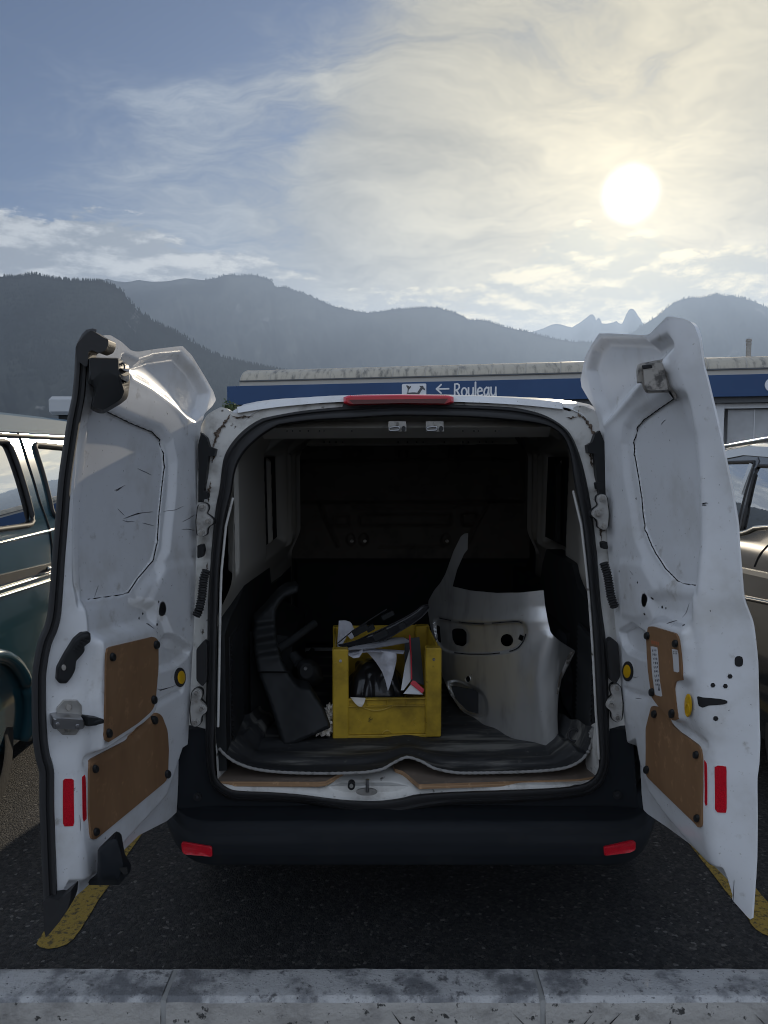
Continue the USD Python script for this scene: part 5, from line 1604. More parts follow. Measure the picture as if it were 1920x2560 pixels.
# rubber mat: wavy along its front edge, curled up at both corners
edge = np.array([(459, 1578), (464, 1598), (478, 1620), (510, 1645), (560, 1661), (620, 1667), (700, 1669), (780, 1667), (824, 1660), (852, 1645), (880, 1634), (908, 1642), (942, 1659), (1000, 1668), (1080, 1667), (1160, 1664), (1215, 1658), (1250, 1644), (1270, 1622), (1280, 1594), (1283, 1572)], float)
es = np.concatenate([[0], np.cumsum(np.linalg.norm(np.diff(edge, axis=0), axis=1))])
u = np.linspace(0, es[-1], 240)
ep = PchipInterpolator(es, edge)(u)
yf = 2.50 + .05 * np.exp(-((ep[:, 0] - 880) / 40) ** 2) + .03 * (np.abs(ep[:, 0] - 870) > 395)
E3 = np.array([at(a, b, c) for (a, b), c in zip(ep, yf)])
sidek = smoothstep(330, 408, np.abs(ep[:, 0] - 870))
T = np.concatenate([np.linspace(0, .5, 70), np.linspace(.53, 1.6, 30)])
rows = []
for t in T:
    q = E3.copy()
    q[:, 1] += t
    q[:, 0] += (q[:, 1] - E3[:, 1]) * YAW * .5
    hgt = E3[:, 2] - FL
    fall = np.exp(-t / (.10 + .55 * sidek))
    ph_ = 5 * meshkit.fbm(np.stack([E3[:, 0] * 2.2, E3[:, 0] * 0 + t * 1.5, E3[:, 0] * 0], -1), 3, 8)
    fold = .013 * np.sin(t / .085 * 2 * np.pi * .55 + ph_ * 1.4) * math.exp(-t / .35) * (t > 0) * min(1, t / .04) * (1 - sidek * .5)
    q[:, 2] = FL + np.maximum(hgt * fall, -.004) + np.maximum(fold + .006 * min(1, t / .04), 0)
    q[:, 0] += np.sign(E3[:, 0] - .1) * -.16 * sidek * (1 - fall)
    rows.append(q)
G = np.array(rows)
m = grid(G)
if m.face_normals[:, 2].sum() < 0:
    m.invert()
matx = thing('floor_mat', 'dirty black rubber mat with a wavy pale-bound front edge on the load floor', 'mat', (0.1, 2.6, FL))
lower = m.copy()
lower.vertices = lower.vertices - [0, 0, .006]
lower.invert()
part('rubber_sheet', [m, lower], L_['mat_rubber'], matx, smooth=50)
ed = E3 + [0, -.002, -.002]
rr = .0048 * (1 + .18 * np.sin(np.arange(len(ed)) * 1.9))
part('binding', tube(ed, rr, 8), L_['mat_binding'], matx, smooth=40)
g = at(1240, 1588, 2.63)
a_ = ngon(0, 0, .020, .020, 24)
part('grommet', tube(np.stack([g[0] + a_[:, 0], g[1] + a_[:, 1] * .35, g[2] + a_[:, 1]], 1), .005, 8, closed=True), L_['black_rubber'], matx, smooth=True)


def crumple(center, size, seed, amp=.35, sub=4):
    m_ = trimesh.creation.icosphere(sub)
    v = m_.vertices
    n_ = np.abs(meshkit.fbm(v * 1.9 + seed, 5, seed) - .5) * 2 if seed != 21 else np.abs(meshkit.noise(v * [3.2, 3.2, .9] + seed, seed) - .5) * 2
    m_.vertices = v * (1 - amp * .6 + amp * n_[:, None] * 1.6) * np.asarray(size) + np.asarray(center)
    return m_


part('binding_end', crumple(at(1280, 1584, 2.53), (.013, .012, .020), 3, .5, 3), L_['mat_binding'], matx, smooth=40)

# ---- yellow crate
cy = 2.80
CA, CB = atz(719, 1601, FL + .003), atz(953, 1592, FL + .003)
CA = np.array([at(719, 1600, cy)[0], cy, FL + .004])
CB = np.array([at(953, 1592, cy + .025)[0], cy + .025, FL + .004])
ex = (CB - CA)
CW = float(np.linalg.norm(ex))
ex /= CW
ey = np.array([-ex[1], ex[0], 0])
CH, CD = .340, .42
crate = thing('crate', 'dirty yellow plastic crate with a low open front, filled with car parts', 'crate', CA)


def cb(lo, hi, bev=.004):
    m_ = box(lo, hi, bev)
    v = m_.vertices
    m_.vertices = CA + v[:, :1] * ex + v[:, 1:2] * ey + v[:, 2:] * [0, 0, 1]
    return m_


PW = .059
for x0_ in (0, CW - PW):
    p_ = part('corner_post', cb((x0_, 0, .0), (x0_ + PW, .045, CH)), L_['yellow_crate'], crate, smooth=30)
    px_ = x0_ + PW * .5
    c = trimesh.creation.cylinder(.0055, .004, sections=18)
    c.apply_transform(trimesh.transformations.rotation_matrix(np.pi / 2, [1, 0, 0]))
    c.apply_translation(CA + ex * px_ + ey * -.0008 + [0, 0, CH - .042])
    part('pin_hole', c, L_['bare_edge'], p_, smooth=30)
for x0_ in (0, CW - PW):
    part('corner_post', cb((x0_, CD - .045, .0), (x0_ + PW, CD, CH)), L_['yellow_crate'], crate, smooth=30)
part('front_board', cb((PW - .002, .012, .012), (CW - PW + .002, .020, .150), .002), L_['yellow_crate'], crate, smooth=30)
part('front_rim', [cb((PW - .001, .003, .145), (CW - PW + .001, .022, .151), .002), cb((PW - .001, .004, .120), (CW - PW + .001, .0135, .1235), .001)] + [cb((PW + (CW - 2 * PW) * k / 4 - .0016, .004, .122), (PW + (CW - 2 * PW) * k / 4 + .0016, .0135, .147), .0008) for k in range(5)], L_['yellow_crate'], crate, smooth=30)
arc = [(PW + .045 + .12 * k / 14, .120 - .016 * math.sin(math.pi * k / 14)) for k in range(15)]
part('grip_lip', tube(np.array([CA + ex * a + ey * .011 + [0, 0, b] for a, b in arc]), .0035, 8), L_['yellow_crate'], crate, smooth=40)
for cx_, sgn in ((PW + .035, 1), (CW - PW - .035, -1)):
    q = [(cx_, .042)] + [(cx_ + sgn * .014 * math.sin(math.pi * k / 10), .042 + .028 * k / 10) for k in range(11)] + [(cx_, .070)]
    part('embossed_mark', tube(np.array([CA + ex * a + ey * .0115 + [0, 0, b] for a, b in q]), .0011, 6), L_['yellow_crate'], crate, smooth=40)
q = [(CW / 2 - .018 + .036 * k / 10, .014 + .013 * math.sin(math.pi * k / 10)) for k in range(11)]
part('foot_arch', tube(np.array([CA + ex * a + ey * .010 + [0, 0, b] for a, b in q]), .0025, 6), L_['yellow_crate'], crate, smooth=40)
part('base', cb((.002, .002, .0), (CW - .002, CD - .002, .012), .002), L_['yellow_crate'], crate, smooth=30)
for x0_ in (.004, CW - .012):
    part('side_board', cb((x0_, .04, .01), (x0_ + .008, CD - .03, CH - .002), .002), L_['yellow_crate'], crate, smooth=30)
part('back_board', cb((.04, CD - .016, .01), (CW - .04, CD - .008, CH - .002), .002), L_['yellow_crate'], crate, smooth=30)

# ---- in and on the crate
bc = CA + ex * (CW * .42) + ey * .17 + [0, 0, .13]
bag = crumple(bc, (.118, .125, .135), 21, .14, 5)
part('bag', bag, L_['black_bag'], smooth=50, label='shiny black plastic bag inside the yellow crate under the cloth', category='bag')


def drape(pts2, y, curl, thick=.0025, step=9, seed=1):
    """A cloth hanging or lying: outline as seen, curl(px, py) moves it nearer or further."""
    pol = Polygon(pts2).buffer(0)
    p_, t_ = fill(pol, step)
    n_ = (meshkit.fbm(np.c_[p_ / 18.0, np.zeros(len(p_))], 3, seed) - .5)
    F_ = np.array([at(a, b, y + curl(a, b) + .02 * c) for (a, b), c in zip(p_, n_)])
    m_ = slab(p_, t_, F_, F_ + [0, thick, 0])
    if m_.volume < 0:
        m_.invert()
    return m_


cl = thing('cloth', 'folded white cloth hanging in a point over the front of the yellow crate', 'cloth', at(800, 1410, 2.79))
part('hanging_corner', drape([(786, 1403), (800, 1402), (857, 1411), (856, 1430), (850, 1456), (843, 1480), (838, 1494), (833, 1472), (826, 1452), (812, 1430), (798, 1414)], 2.825, lambda a, b: .02 * math.sin((a - 786) / 12.0) - .012 * (b - 1400) / 90, step=5), L_['white_cloth'], cl, smooth=50)
def fold(lo, hi, y0, y1, bulge):
    """A flat fold of cloth: a sheet between two edges with a rounded front."""
    n_ = 40
    A_, B_ = resample(np.array(lo, float), 1), resample(np.array(hi, float), 1)
    A_ = np.stack([np.interp(np.linspace(0, 1, n_), np.linspace(0, 1, len(A_)), A_[:, k]) for k in range(2)], 1)
    B_ = np.stack([np.interp(np.linspace(0, 1, n_), np.linspace(0, 1, len(B_)), B_[:, k]) for k in range(2)], 1)
    rows_ = []
    for w in np.linspace(0, 1, 9):
        q_ = A_ * (1 - w) + B_ * w
        rows_.append(np.array([at(a, b, y0 + (y1 - y0) * w - bulge * math.sin(math.pi * w)) for a, b in q_]))
    m_ = grid(np.array(rows_))
    b_ = m_.copy()
    b_.vertices = b_.vertices + [0, .004, .001]
    b_.invert()
    return trimesh.util.concatenate([m_, b_])


part('folded_edge', fold([(740, 1411), (760, 1404), (800, 1402), (850, 1394), (883, 1388)], [(744, 1403), (768, 1396), (810, 1394), (850, 1388), (884, 1385)], 2.815, 2.89, .004), L_['white_cloth'], cl, smooth=50)
part('folded_edge', fold([(744, 1420), (772, 1412), (800, 1408), (836, 1410), (871, 1413)], [(742, 1408), (766, 1405), (802, 1401), (840, 1404), (874, 1406)], 2.81, 2.855, .004), L_['white_cloth'], cl, smooth=50)
part('folded_edge', fold([(754, 1416), (764, 1422), (776, 1420), (784, 1408)], [(748, 1408), (762, 1413), (772, 1411), (782, 1401)], 2.80, 2.825, .005), L_['white_cloth'], cl, smooth=50)
part('top_sheet', fold([(768, 1398), (810, 1395), (850, 1389), (884, 1385)], [(780, 1392), (812, 1384), (850, 1378), (872, 1378)], 2.875, 3.05, .0), L_['white_cloth'], cl, smooth=50)
m = drape([(732, 1341), (745, 1340), (758, 1344), (768, 1366), (764, 1378), (758, 1382), (750, 1372), (742, 1388), (734, 1400), (728, 1396), (730, 1370)], 3.05, lambda a, b: -.05 * (b - 1340) / 50, step=5, seed=4)
part('cloth', m, L_['white_cloth'], smooth=50, label='grey white rag at the back left corner inside the yellow crate', category='cloth')
m = drape([(757, 1506), (790, 1508), (786, 1520), (782, 1527), (774, 1526), (766, 1518)], 2.79, lambda a, b: 0, step=3, seed=9)
part('cloth', m, L_['crumpled_white'], smooth=50, label='small dirty cloth tip hanging over the low front rim of the crate', category='cloth')

tr = thing('car_trim', 'long curved black car trim piece lying slanted across the top of the crate', 'car part', at(830, 1360, 2.95))
low = [(742, 1402), (809, 1391), (840, 1378), (867, 1362), (895, 1345), (915, 1329), (928, 1314)]
upp = [(729, 1393), (768, 1384), (797, 1371), (830, 1356), (863, 1340), (885, 1328), (901, 1318), (914, 1308), (925, 1306)]
def strip(lo, hi, yl, yr, dip):
    n_ = 60
    f = lambda e: PchipInterpolator([q_[0] for q_ in e], [q_[1] for q_ in e])
    xa = np.linspace(lo[0][0], lo[-1][0], n_)
    xb = np.linspace(hi[0][0], hi[-1][0], n_)
    A_, B_ = np.c_[xa, f(lo)(xa)], np.c_[xb, f(hi)(xb)]
    rows_ = []
    for w in np.linspace(0, 1, 11):
        q_ = A_ * (1 - w) + B_ * w
        rows_.append(np.array([at(a, b, yl + (yr - yl) * i / n_ + .05 * w + dip * math.sin(math.pi * w) ** .5) for i, (a, b) in enumerate(q_)]))
    m_ = grid(np.array(rows_))
    b_ = m_.copy()
    b_.vertices = b_.vertices + [0, .006, 0]
    b_.invert()
    return trimesh.util.concatenate([m_, b_]), rows_[0], rows_[-1]


m, r0, r1 = strip(low, upp, 2.90, 3.08, .018)
part('strip', m, L_['black_trim'], tr, smooth=40)
part('rim', tube(r0, .0022, 8), L_['black_trim'], tr, smooth=True)
part('rim', tube(r1, .0022, 8), L_['black_trim'], tr, smooth=True)
part('rod', tube(np.array([at(729, 1390, 2.88), at(760, 1364, 2.93), at(797, 1340, 3.0), at(835, 1316, 3.06)]), .0025, 8), L_['black_trim'], tr, smooth=True)
for (a, b, w, h, y) in ((778, 1362, 18, 7, 2.97), (800, 1358, 9, 6, 2.98), (838, 1330, 14, 5, 3.02), (868, 1352, 7, 6, 2.97), (822, 1372, 16, 7, 2.93)):
    r_ = math.radians(-28)
    q = [(a + x * math.cos(r_) - z * math.sin(r_), b + x * math.sin(r_) + z * math.cos(r_)) for x, z in ((-w, -h), (w, -h), (w, h), (-w, h))]
    part('bracket', extrude(rounded(q, 2), y - .02, .018), L_['black_plastic'], tr)

kb = thing('cardboard_box', 'dark cardboard box with red and white end standing in the crate', 'box', at(895, 1450, 2.84))
part('front_side', hull([at(*q) for q in [(875, 1436, 2.895), (886, 1400, 2.955), (889, 1468, 2.875), (872, 1491, 2.835), (866, 1491, 2.835)]]), L_['white_card'], kb, smooth=False)
part('long_side', hull([at(*q) for q in [(874, 1380, 3.015), (906, 1376, 3.085), (916, 1480, 2.885), (888, 1470, 2.870), (874, 1470, 2.875)]]), L_['dark_card'], kb, smooth=False)
part('red_edge', tube(np.array([at(885, 1372, 2.995), at(888, 1420, 2.915), at(889, 1468, 2.860)]), .0028, 6), L_['red_card'], kb)
part('end_flap', hull([at(*q) for q in [(888, 1478, 2.835), (914, 1500, 2.820), (871, 1499, 2.820), (880, 1488, 2.835), (890, 1478, 2.845), (900, 1500, 2.835)]]), L_['white_card'], kb, smooth=False)
part('red_band', hull([at(*q) for q in [(891, 1470, 2.835), (897, 1471, 2.835), (917, 1490, 2.820), (912, 1498, 2.817), (886, 1477, 2.830), (900, 1480, 2.855)]]), L_['red_card'], kb, smooth=False)

part('paper', crumple(at(700, 1575, 2.83) + [0, 0, .01], (.050, .05, .042), 17, .7, 5), L_['crumpled_white'], smooth=40, label='crumpled off-white paper squeezed against the left foot of the crate', category='paper')
part('paper', crumple(at(712, 1540, 2.86), (.022, .03, .040), 29, .7, 4), L_['crumpled_white'], smooth=40, label='white scrap of paper behind the black liner, left of the crate post', category='paper')

# ---- silver body panel leaning on the right
PY = lambda a, b: 2.725 + .41 * (max(0.0, 1207 - a) / 214.0) ** 1.9 - .00 * b + (.03 * max(0, a - 1207) / 36)
sil = [(1003, 1153), (1011, 1151), (1010, 1187), (1002, 1197), (987, 1231), (977.5, 1267), (1017, 1276), (1071, 1281), (1125, 1280), (1174, 1275), (1177, 1305), (1183, 1340), (1189, 1365), (1195, 1373), (1210, 1386), (1234, 1401), (1243, 1407), (1231, 1432), (1213, 1468), (1206, 1504), (1204, 1546), (1207, 1616), (1171, 1611),
       (1116, 1601), (1065, 1583), (1026, 1561), (993, 1531), (971, 1498), (956, 1462), (947, 1420), (936, 1380), (929, 1350), (924, 1318), (926, 1296), (938, 1275), (952, 1258), (962, 1240), (980, 1190), (996, 1158)]
lamp = [(938, 1333), (962, 1338), (999, 1345), (1041, 1348), (1089, 1344), (1119, 1342), (1132, 1348), (1137, 1363), (1132, 1383), (1119, 1401), (1095, 1409), (1053, 1413), (1011, 1413), (974, 1409), (956, 1402), (944, 1384), (937, 1356)]
fog = [(966, 1472), (987, 1469), (1026, 1486), (1041, 1495), (1051, 1516), (1053, 1540), (1047, 1551), (1023, 1546), (999, 1534), (980, 1510)]
holes = [rounded([(976, 1361), (984, 1357), (1000, 1358), (1008, 1366), (1008, 1390), (1000, 1397), (984, 1393), (977, 1380)], 4), ngon(1095, 1383, 13.5, 13.5, 28), rounded([(942, 1350), (950, 1352), (953, 1390), (946, 1386)], 3), [(1123, 1370), (1132, 1374), (1128, 1386), (1119, 1381)], ngon(1011, 1467, 4.6, 6.8, 18), ngon(1019, 1457.5, 1.3, 1.5, 8)]
pol = Polygon(sil, holes).buffer(0)
p_, t_ = fill(pol, 3.0)
hgt = np.zeros(len(p_))


def prs(poly, d, w):
    global hgt
    hgt = hgt + d * smoothstep(-w / 2, w / 2, signed(Polygon(poly).buffer(0), p_))


prs(rounded(lamp, 10), .020, 5)
prs(rounded(lamp, 10), .006, 12)
prs(rounded(fog, 8), .030, 5)
prs([(900, 1240), (1250, 1240), (1250, 1322), (1100, 1330), (1000, 1326), (900, 1318)], .014, 40)
L1 = LineString([(1190, 1380), (1176, 1420), (1166, 1470), (1170, 1540), (1180, 1610)])
hgt += -.016 * np.exp(-(shapely.distance(L1, shapely.points(p_)) / 22.0) ** 2)
hgt += .04 * smoothstep(1196, 1240, p_[:, 0]) + .015 * smoothstep(18, 0, shapely.distance(Polygon(rounded(fog, 8)).exterior, shapely.points(p_))) * 0
for c_ in ((992, 1377), (1095, 1383)):
    d_ = np.hypot((p_[:, 0] - c_[0]) / 22.0, (p_[:, 1] - c_[1]) / 24.0)
    hgt += .008 * smoothstep(1.05, .75, d_) * (c_[0] < 1000)
F_ = np.array([at(a, b, PY(a, b) + h) for (a, b), h in zip(p_, hgt)])
sp = thing('car_body_panel', 'dented silver rear corner panel of a car leaning at the right of the load space', 'car part', F_[np.argmin(F_[:, 2])])
m = slab(p_, t_, F_, F_ + np.array([.001, .0030, 0]))
if m.volume < 0:
    m.invert()
part('panel', m, L_['silver_panel'], sp, smooth=32)
lo = resample(rounded(lamp, 10), 2, True)
part('lamp_gap', [tube(np.array([at(a, b, PY(a, b) + .004) for a, b in seg]), .0022, 6) for seg in (lo[8:22], lo[30:58], lo[66:100], lo[112:140], lo[150:200]) if len(seg) > 3], L_['hole_black'], sp, kind='stuff')
part('sensor_ring', tube(np.array([at(a, b, PY(a, b) - .001) for a, b in ngon(1011, 1467, 5.2, 7.4, 22)]), .0018, 8, closed=True), L_['silver_panel'], sp, smooth=True)
part('fog_lamp_insert', extrude(rounded([(974, 1482), (1024, 1490), (1044, 1504), (1048, 1545), (1010, 1536), (984, 1510)], 6), 3.03, .01), L_['black_plastic'], sp)
part('bare_rim', drape([(1232, 1408), (1241, 1408), (1229, 1432), (1211, 1468), (1205, 1500), (1202, 1500), (1208, 1464), (1222, 1430)], 2.70, lambda a, b: .03 * max(0, a - 1207) / 36 + .04 * float(smoothstep(1196, 1240, np.array(a))) - .004, step=4), L_['bare_edge'], sp, smooth=40)
m = drape([(1199, 1376), (1206, 1357), (1223, 1371), (1232, 1430), (1252, 1556), (1238, 1556), (1216, 1520), (1208, 1478), (1216, 1440)], 2.93, lambda a, b: -.02 * math.sin((a - 1199) / 20.0), thick=.02, step=8, seed=6)
part('plastic_part', m, L_['grey_plastic'], smooth=40, label='dark grey plastic piece wedged behind the right edge of the silver panel', category='car part')

# ---- black liner and other dark parts on the left
arch_ = [(646, 1262), (622, 1266), (603, 1279), (574, 1313), (549, 1337), (546, 1370), (549, 1413), (556, 1455), (572, 1494), (590, 1545), (611, 1613), (633, 1608), (716, 1571), (701, 1531), (672, 1486), (645, 1482), (626, 1458), (611, 1432), (600, 1390), (596, 1350), (597, 1318), (612, 1294), (646, 1280)]
pol = Polygon(rounded(arch_, 6)).buffer(0)
p_, t_ = fill(pol, 4.5)
yy = 2.735 + (1613 - p_[:, 1]) / 350 * .26
d_ = shapely.distance(pol.exterior, shapely.points(p_))
yy = yy - .014 * smoothstep(0, 5, d_) + .07 * smoothstep(690, 600, p_[:, 0]) * (p_[:, 1] > 1450) * .3
yy += .012 * np.sin(p_[:, 1] / 5.5 + p_[:, 0] / 30) * smoothstep(1330, 1350, p_[:, 1]) * smoothstep(1440, 1400, p_[:, 1])
yy += .008 * (meshkit.fbm(np.c_[p_ / 50.0, np.zeros(len(p_))], 3, 5) - .5)
F_ = np.array([at(a, b, c) for (a, b), c in zip(p_, yy)])
m = slab(p_, t_, F_, F_ + [-.02, .09, .0])
if m.volume < 0:
    m.invert()
part('wheel_arch_liner', m, L_['black_plastic'], smooth=40, label='curved black wheel arch liner standing at the left of the load space', category='car part')
hs = thing('plastic_housing', 'black plastic housing with one bright screw, behind the liner and left of the crate', 'car part', at(668, 1483, 2.96))
part('body', hull([at(a, b, y) for (a, b) in rounded([(640, 1440), (650, 1425), (672, 1422), (694, 1440), (700, 1470), (680, 1486), (650, 1480)], 8) for y in (2.96, 3.08)] + [at(a, b, 2.93) for a, b in ngon(662, 1450, 14, 16, 14)]), L_['black_plastic'], hs, smooth=30)
part('collar', tube(np.array([at(634, 1416, 3.0), at(646, 1432, 2.97)]), .022, 18), L_['black_plastic'], hs, smooth=40)
c = trimesh.creation.cylinder(.0062, .01, sections=16)
c.apply_transform(trimesh.transformations.rotation_matrix(np.pi / 2, [1, 0, 0]))
c.apply_translation(at(660, 1444, 2.925))
part('screw', c, L_['steel'], hs, smooth=30)
part('tube', tube(np.array([at(600, 1404, 2.98), at(640, 1376, 3.06), at(680, 1346, 3.14)]), .016, 14), L_['black_plastic'], smooth=40, label='thin black tube sticking up to the right behind the black liner', category='tube')
# ---------------------------------------------------------------- the cars on either side
def on_side(px, py, X):
    r = ray(px, py)
    k = X / r[0]
    return np.array([X, r[1] * k, EYE[2] + r[2] * k])


class Side:
    """One long side of a parked car: a sheet in y and z that leans in above the waist."""

    def __init__(self, X, inward, waist, lean):
        self.X, self.inw, self.w, self.lean = X, inward, waist, lean

    def x(self, y, z):
        y, z = np.asarray(y, float), np.asarray(z, float)
        up, lo = np.maximum(0, z - self.w), np.maximum(0, .62 - z)
        return self.X + self.inw * (self.lean * up + .25 * up ** 2 + .35 * lo ** 2 + .02 * np.exp(-((z - self.w + .03) / .05) ** 2) * 0)

    def p(self, yz, off=0.0):
        yz = np.asarray(yz, float)
        return np.stack([self.x(yz[:, 0], yz[:, 1]) - self.inw * off, yz[:, 0], yz[:, 1]], 1)

    def px(self, pts):
        """View points on this side as (y, z)."""
        out = []
        for a, b in pts:
            X = self.X
            for _ in range(6):
                q = on_side(a, b, X)
                X = float(self.x(q[1], q[2]))
            out.append((q[1], q[2]))
        return out

    def sheet(self, yz, off, thick=.006, holes=(), step=.05, r=0):
        pol = Polygon(rounded(yz, r) if r else yz, holes).buffer(0)
        p, t = fill(pol, step)
        m = slab(p, t, self.p(p, off), self.p(p, off - thick))
        if m.volume < 0:
            m.invert()
        return m

    def bead(self, yz, off, r, closed=False, step=.03):
        return tube(self.p(resample(np.array(yz, float), step, closed), off), r, 8, closed=closed)


def wheel(parent, X, y, r, inw, width=.21):
    c = np.array([X + inw * (width / 2 + .02), y, r])
    prof = [(-width / 2, .66), (-width / 2 - .004, .72), (-width / 2, .90), (-width / 2 + .025, .985), (-.05, 1.0), (.05, 1.0), (width / 2 - .025, .985), (width / 2, .90), (width / 2 + .004, .72), (width / 2, .66)]
    ang = np.linspace(0, 2 * np.pi, 72, endpoint=False)
    rows = []
    for k, (a, b) in enumerate(prof):
        tread = 1 - .012 * (np.arange(72) % 2) * (3 <= k <= 6)
        rows.append(np.stack([c[0] + np.full(72, a), c[1] + r * b * tread * np.cos(ang), c[2] + r * b * tread * np.sin(ang)], 1))
    m = grid(np.array(rows), wrap=True)
    if m.volume < 0:
        m.invert()
    w = part('wheel', m, L_['tyre'], parent, smooth=35)
    rim = []
    R = r * .67
    disc = trimesh.creation.cylinder(R, width * .6, sections=40)
    disc.apply_transform(trimesh.transformations.rotation_matrix(np.pi / 2, [0, 1, 0]))
    disc.apply_translation(c)
    rim.append(disc)
    for k in range(5):
        a = 2 * np.pi * k / 5
        s = box((-width * .36, -.03, .03), (width * .36, .03, R * .98), .008)
        s.apply_transform(trimesh.transformations.rotation_matrix(a, [1, 0, 0]))
        s.apply_translation(c - [inw * .012, 0, 0])
        rim.append(s)
    part('rim', rim, L_['wheel_grey'], w, smooth=30)


def arch(yc, zc, r, n=22):
    return [(yc + r * math.cos(a), zc + r * math.sin(a)) for a in np.linspace(math.pi * 1.06, -math.pi * .06, n)]


def shell(side, other, prof, mat_, parent, name, step=.06):
    """Roof, bonnet and tail between the two long sides, following the profile (y, z)."""
    q = resample(np.array(prof, float), step)
    A, B = side.p(q), other.p(q)
    rows = [A + (B - A) * w + np.array([0, 0, 1]) * (.055 * math.sin(math.pi * w) ** .5) * np.clip((q[:, 1:2] - .5) * 2, 0, 1) for w in np.linspace(0, 1, 16)]
    m = grid(np.array(rows))
    d = m.copy()
    d.vertices = d.vertices + (np.array([(A + B).mean(0)]) - d.vertices) * .004
    d.invert()
    return part(name, trimesh.util.concatenate([m, d]), mat_, parent, smooth=40)


# ---- dark teal off-road estate on the left
tc = thing('parked_car', 'dark teal estate car with a pale roof and chrome side strips, left of the van', 'car', (-2.55, 4.7, 0))
S = Side(-1.72, -1, 1.27, .16)
S2 = Side(-3.38, 1, 1.27, .16)
ra_ = 3.22
body = [(2.50, .40), (2.46, .60), (2.44, 1.0), (2.48, 1.30), (2.62, 1.77), (2.72, 1.79), (5.05, 1.79), (5.70, 1.34), (6.75, 1.20), (6.95, 1.05), (7.0, .60), (6.9, .40)] + arch(6.05, .36, .44) + arch(ra_, .36, .44)
w1 = S.px([(-120, 950), (17, 953), (32, 989), (71, 1124), (66, 1134), (-120, 1160)])
w2 = S.px([(71, 959), (140, 966), (196, 975), (180, 1096), (114, 1118)])
y3 = max(q[0] for q in w2)
w3 = [(y3 + .14, 1.69), (4.98, 1.69), (5.52, 1.36), (y3 + .14, 1.34)]
w1 = [(max(2.72, a), b) for a, b in w1]
part('side_panel', S.sheet(body, 0, .02, [w1, w2, w3]), L_['teal_paint'], tc, smooth=35)
part('side_panel', S2.sheet(body, 0, .02), L_['teal_paint'], tc, smooth=35)
top = [(2.50, .45), (2.44, 1.0), (2.48, 1.30), (2.62, 1.74), (2.72, 1.800), (5.05, 1.800), (5.70, 1.34), (6.75, 1.20), (6.97, 1.0), (7.0, .5)]
shell(S, S2, top, L_['teal_paint'], tc, 'body')
rq = [(2.60, 1.765), (2.60, 1.84), (2.75, 1.855), (5.0, 1.855), (5.1, 1.82), (5.1, 1.775)]
part('roof', [S.sheet(rq, .008, .05, step=.03), S2.sheet(rq, .008, .05, step=.03), grid(np.array([S.p(resample(np.array([(2.6, 1.855), (5.05, 1.855)]), .1), .0) * (1 - w) + S2.p(resample(np.array([(2.6, 1.855), (5.05, 1.855)]), .1), .0) * w + [0, 0, .04 * math.sin(math.pi * w) ** .4] for w in np.linspace(0, 1, 14)]))], L_['silver_roof'], tc, smooth=40)
part('drip_rail', S.bead([(2.62, 1.752), (5.08, 1.752)], .006, .009), L_['black_rubber'], tc, smooth=True)
for w_ in (w1, w2, w3):
    wn = part('window', S.sheet(w_, -.010, .004, r=.04), L_['car_glass'], tc)
    part('window_trim', S.bead(rounded(w_, .04), .003, .013, True), L_['black_rubber'], wn, smooth=True)
    part('window_bead', S.bead(rounded(w_, .05), .008, .0025, True), L_['chrome'], wn, smooth=True)
part('door_gap', S.bead(S.px([(39, 935), (60, 1000), (84, 1080), (107, 1147), (112, 1182), (118, 1300)]), .001, .006), L_['hole_black'], tc, smooth=True)
part('waist_crease', S.bead(S.px([(-60, 1188), (0, 1173), (103, 1147), (200, 1120)]), .002, .007), L_['teal_paint'], tc, smooth=True)
part('rubbing_strip', S.sheet(S.px([(-40, 1250), (0, 1242), (107, 1217), (150, 1207), (150, 1222), (107, 1231), (0, 1262), (-40, 1272)]), .012, .012), L_['black_rubber'], tc)
for y_ in (1272, 1287):
    part('chrome_strip', S.bead(S.px([(-60, y_ + 17), (0, y_), (107, y_ - 34), (180, y_ - 56)]), .010, .0045), L_['chrome'], tc, smooth=True)
hq = S.px([(91, 1229), (110, 1224)])
part('door_handle', tube(S.p(hq, .03), .012, 10), L_['chrome'], tc, smooth=True)
part('arch_flare', S.bead(arch(ra_, .36, .43), .02, .032), L_['teal_paint'], tc, smooth=True)
part('arch_flare', S.bead(arch(6.05, .36, .43), .02, .032), L_['teal_paint'], tc, smooth=True)
part('sill_bar', tube(np.array([(-1.74, 3.72, .38), (-1.74, 5.55, .38)]), .03, 12), L_['black_plastic'], tc, smooth=True)
part('underside', box((-3.3, 2.7, .42), (-1.85, 6.8, .60)), L_['cabin_dark'], tc)
part('interior', box((-3.2, 3.0, .60), (-1.95, 5.3, 1.18)), L_['cabin_trim'], tc)
part('seat', box((-2.9, 4.0, 1.1), (-2.2, 4.18, 1.55), .05), L_['cabin_trim'], tc, smooth=30)
for y_ in (ra_, 6.05):
    part('wheel_house', box((-3.30, y_ - .46, .30), (-1.98, y_ + .46, .84)), L_['cabin_dark'], tc)
    wheel(tc, -1.72, y_, .345, -1)
    wheel(tc, -3.38, y_, .345, 1)
bx_ = thing('roof_box', 'grey white box on the roof of the teal car, seen past the left door', 'roof box', (-2.0, 5.2, 1.88))
part('box', box((-2.17, 5.0, 1.915), (-1.80, 5.5, 2.035), .022), L_['wall_light'], bx_, smooth=30)
for x in (-2.12, -1.92):
    part('foot', box((x, 5.04, 1.875), (x + .08, 5.4, 1.917), .006), L_['black_plastic'], bx_)

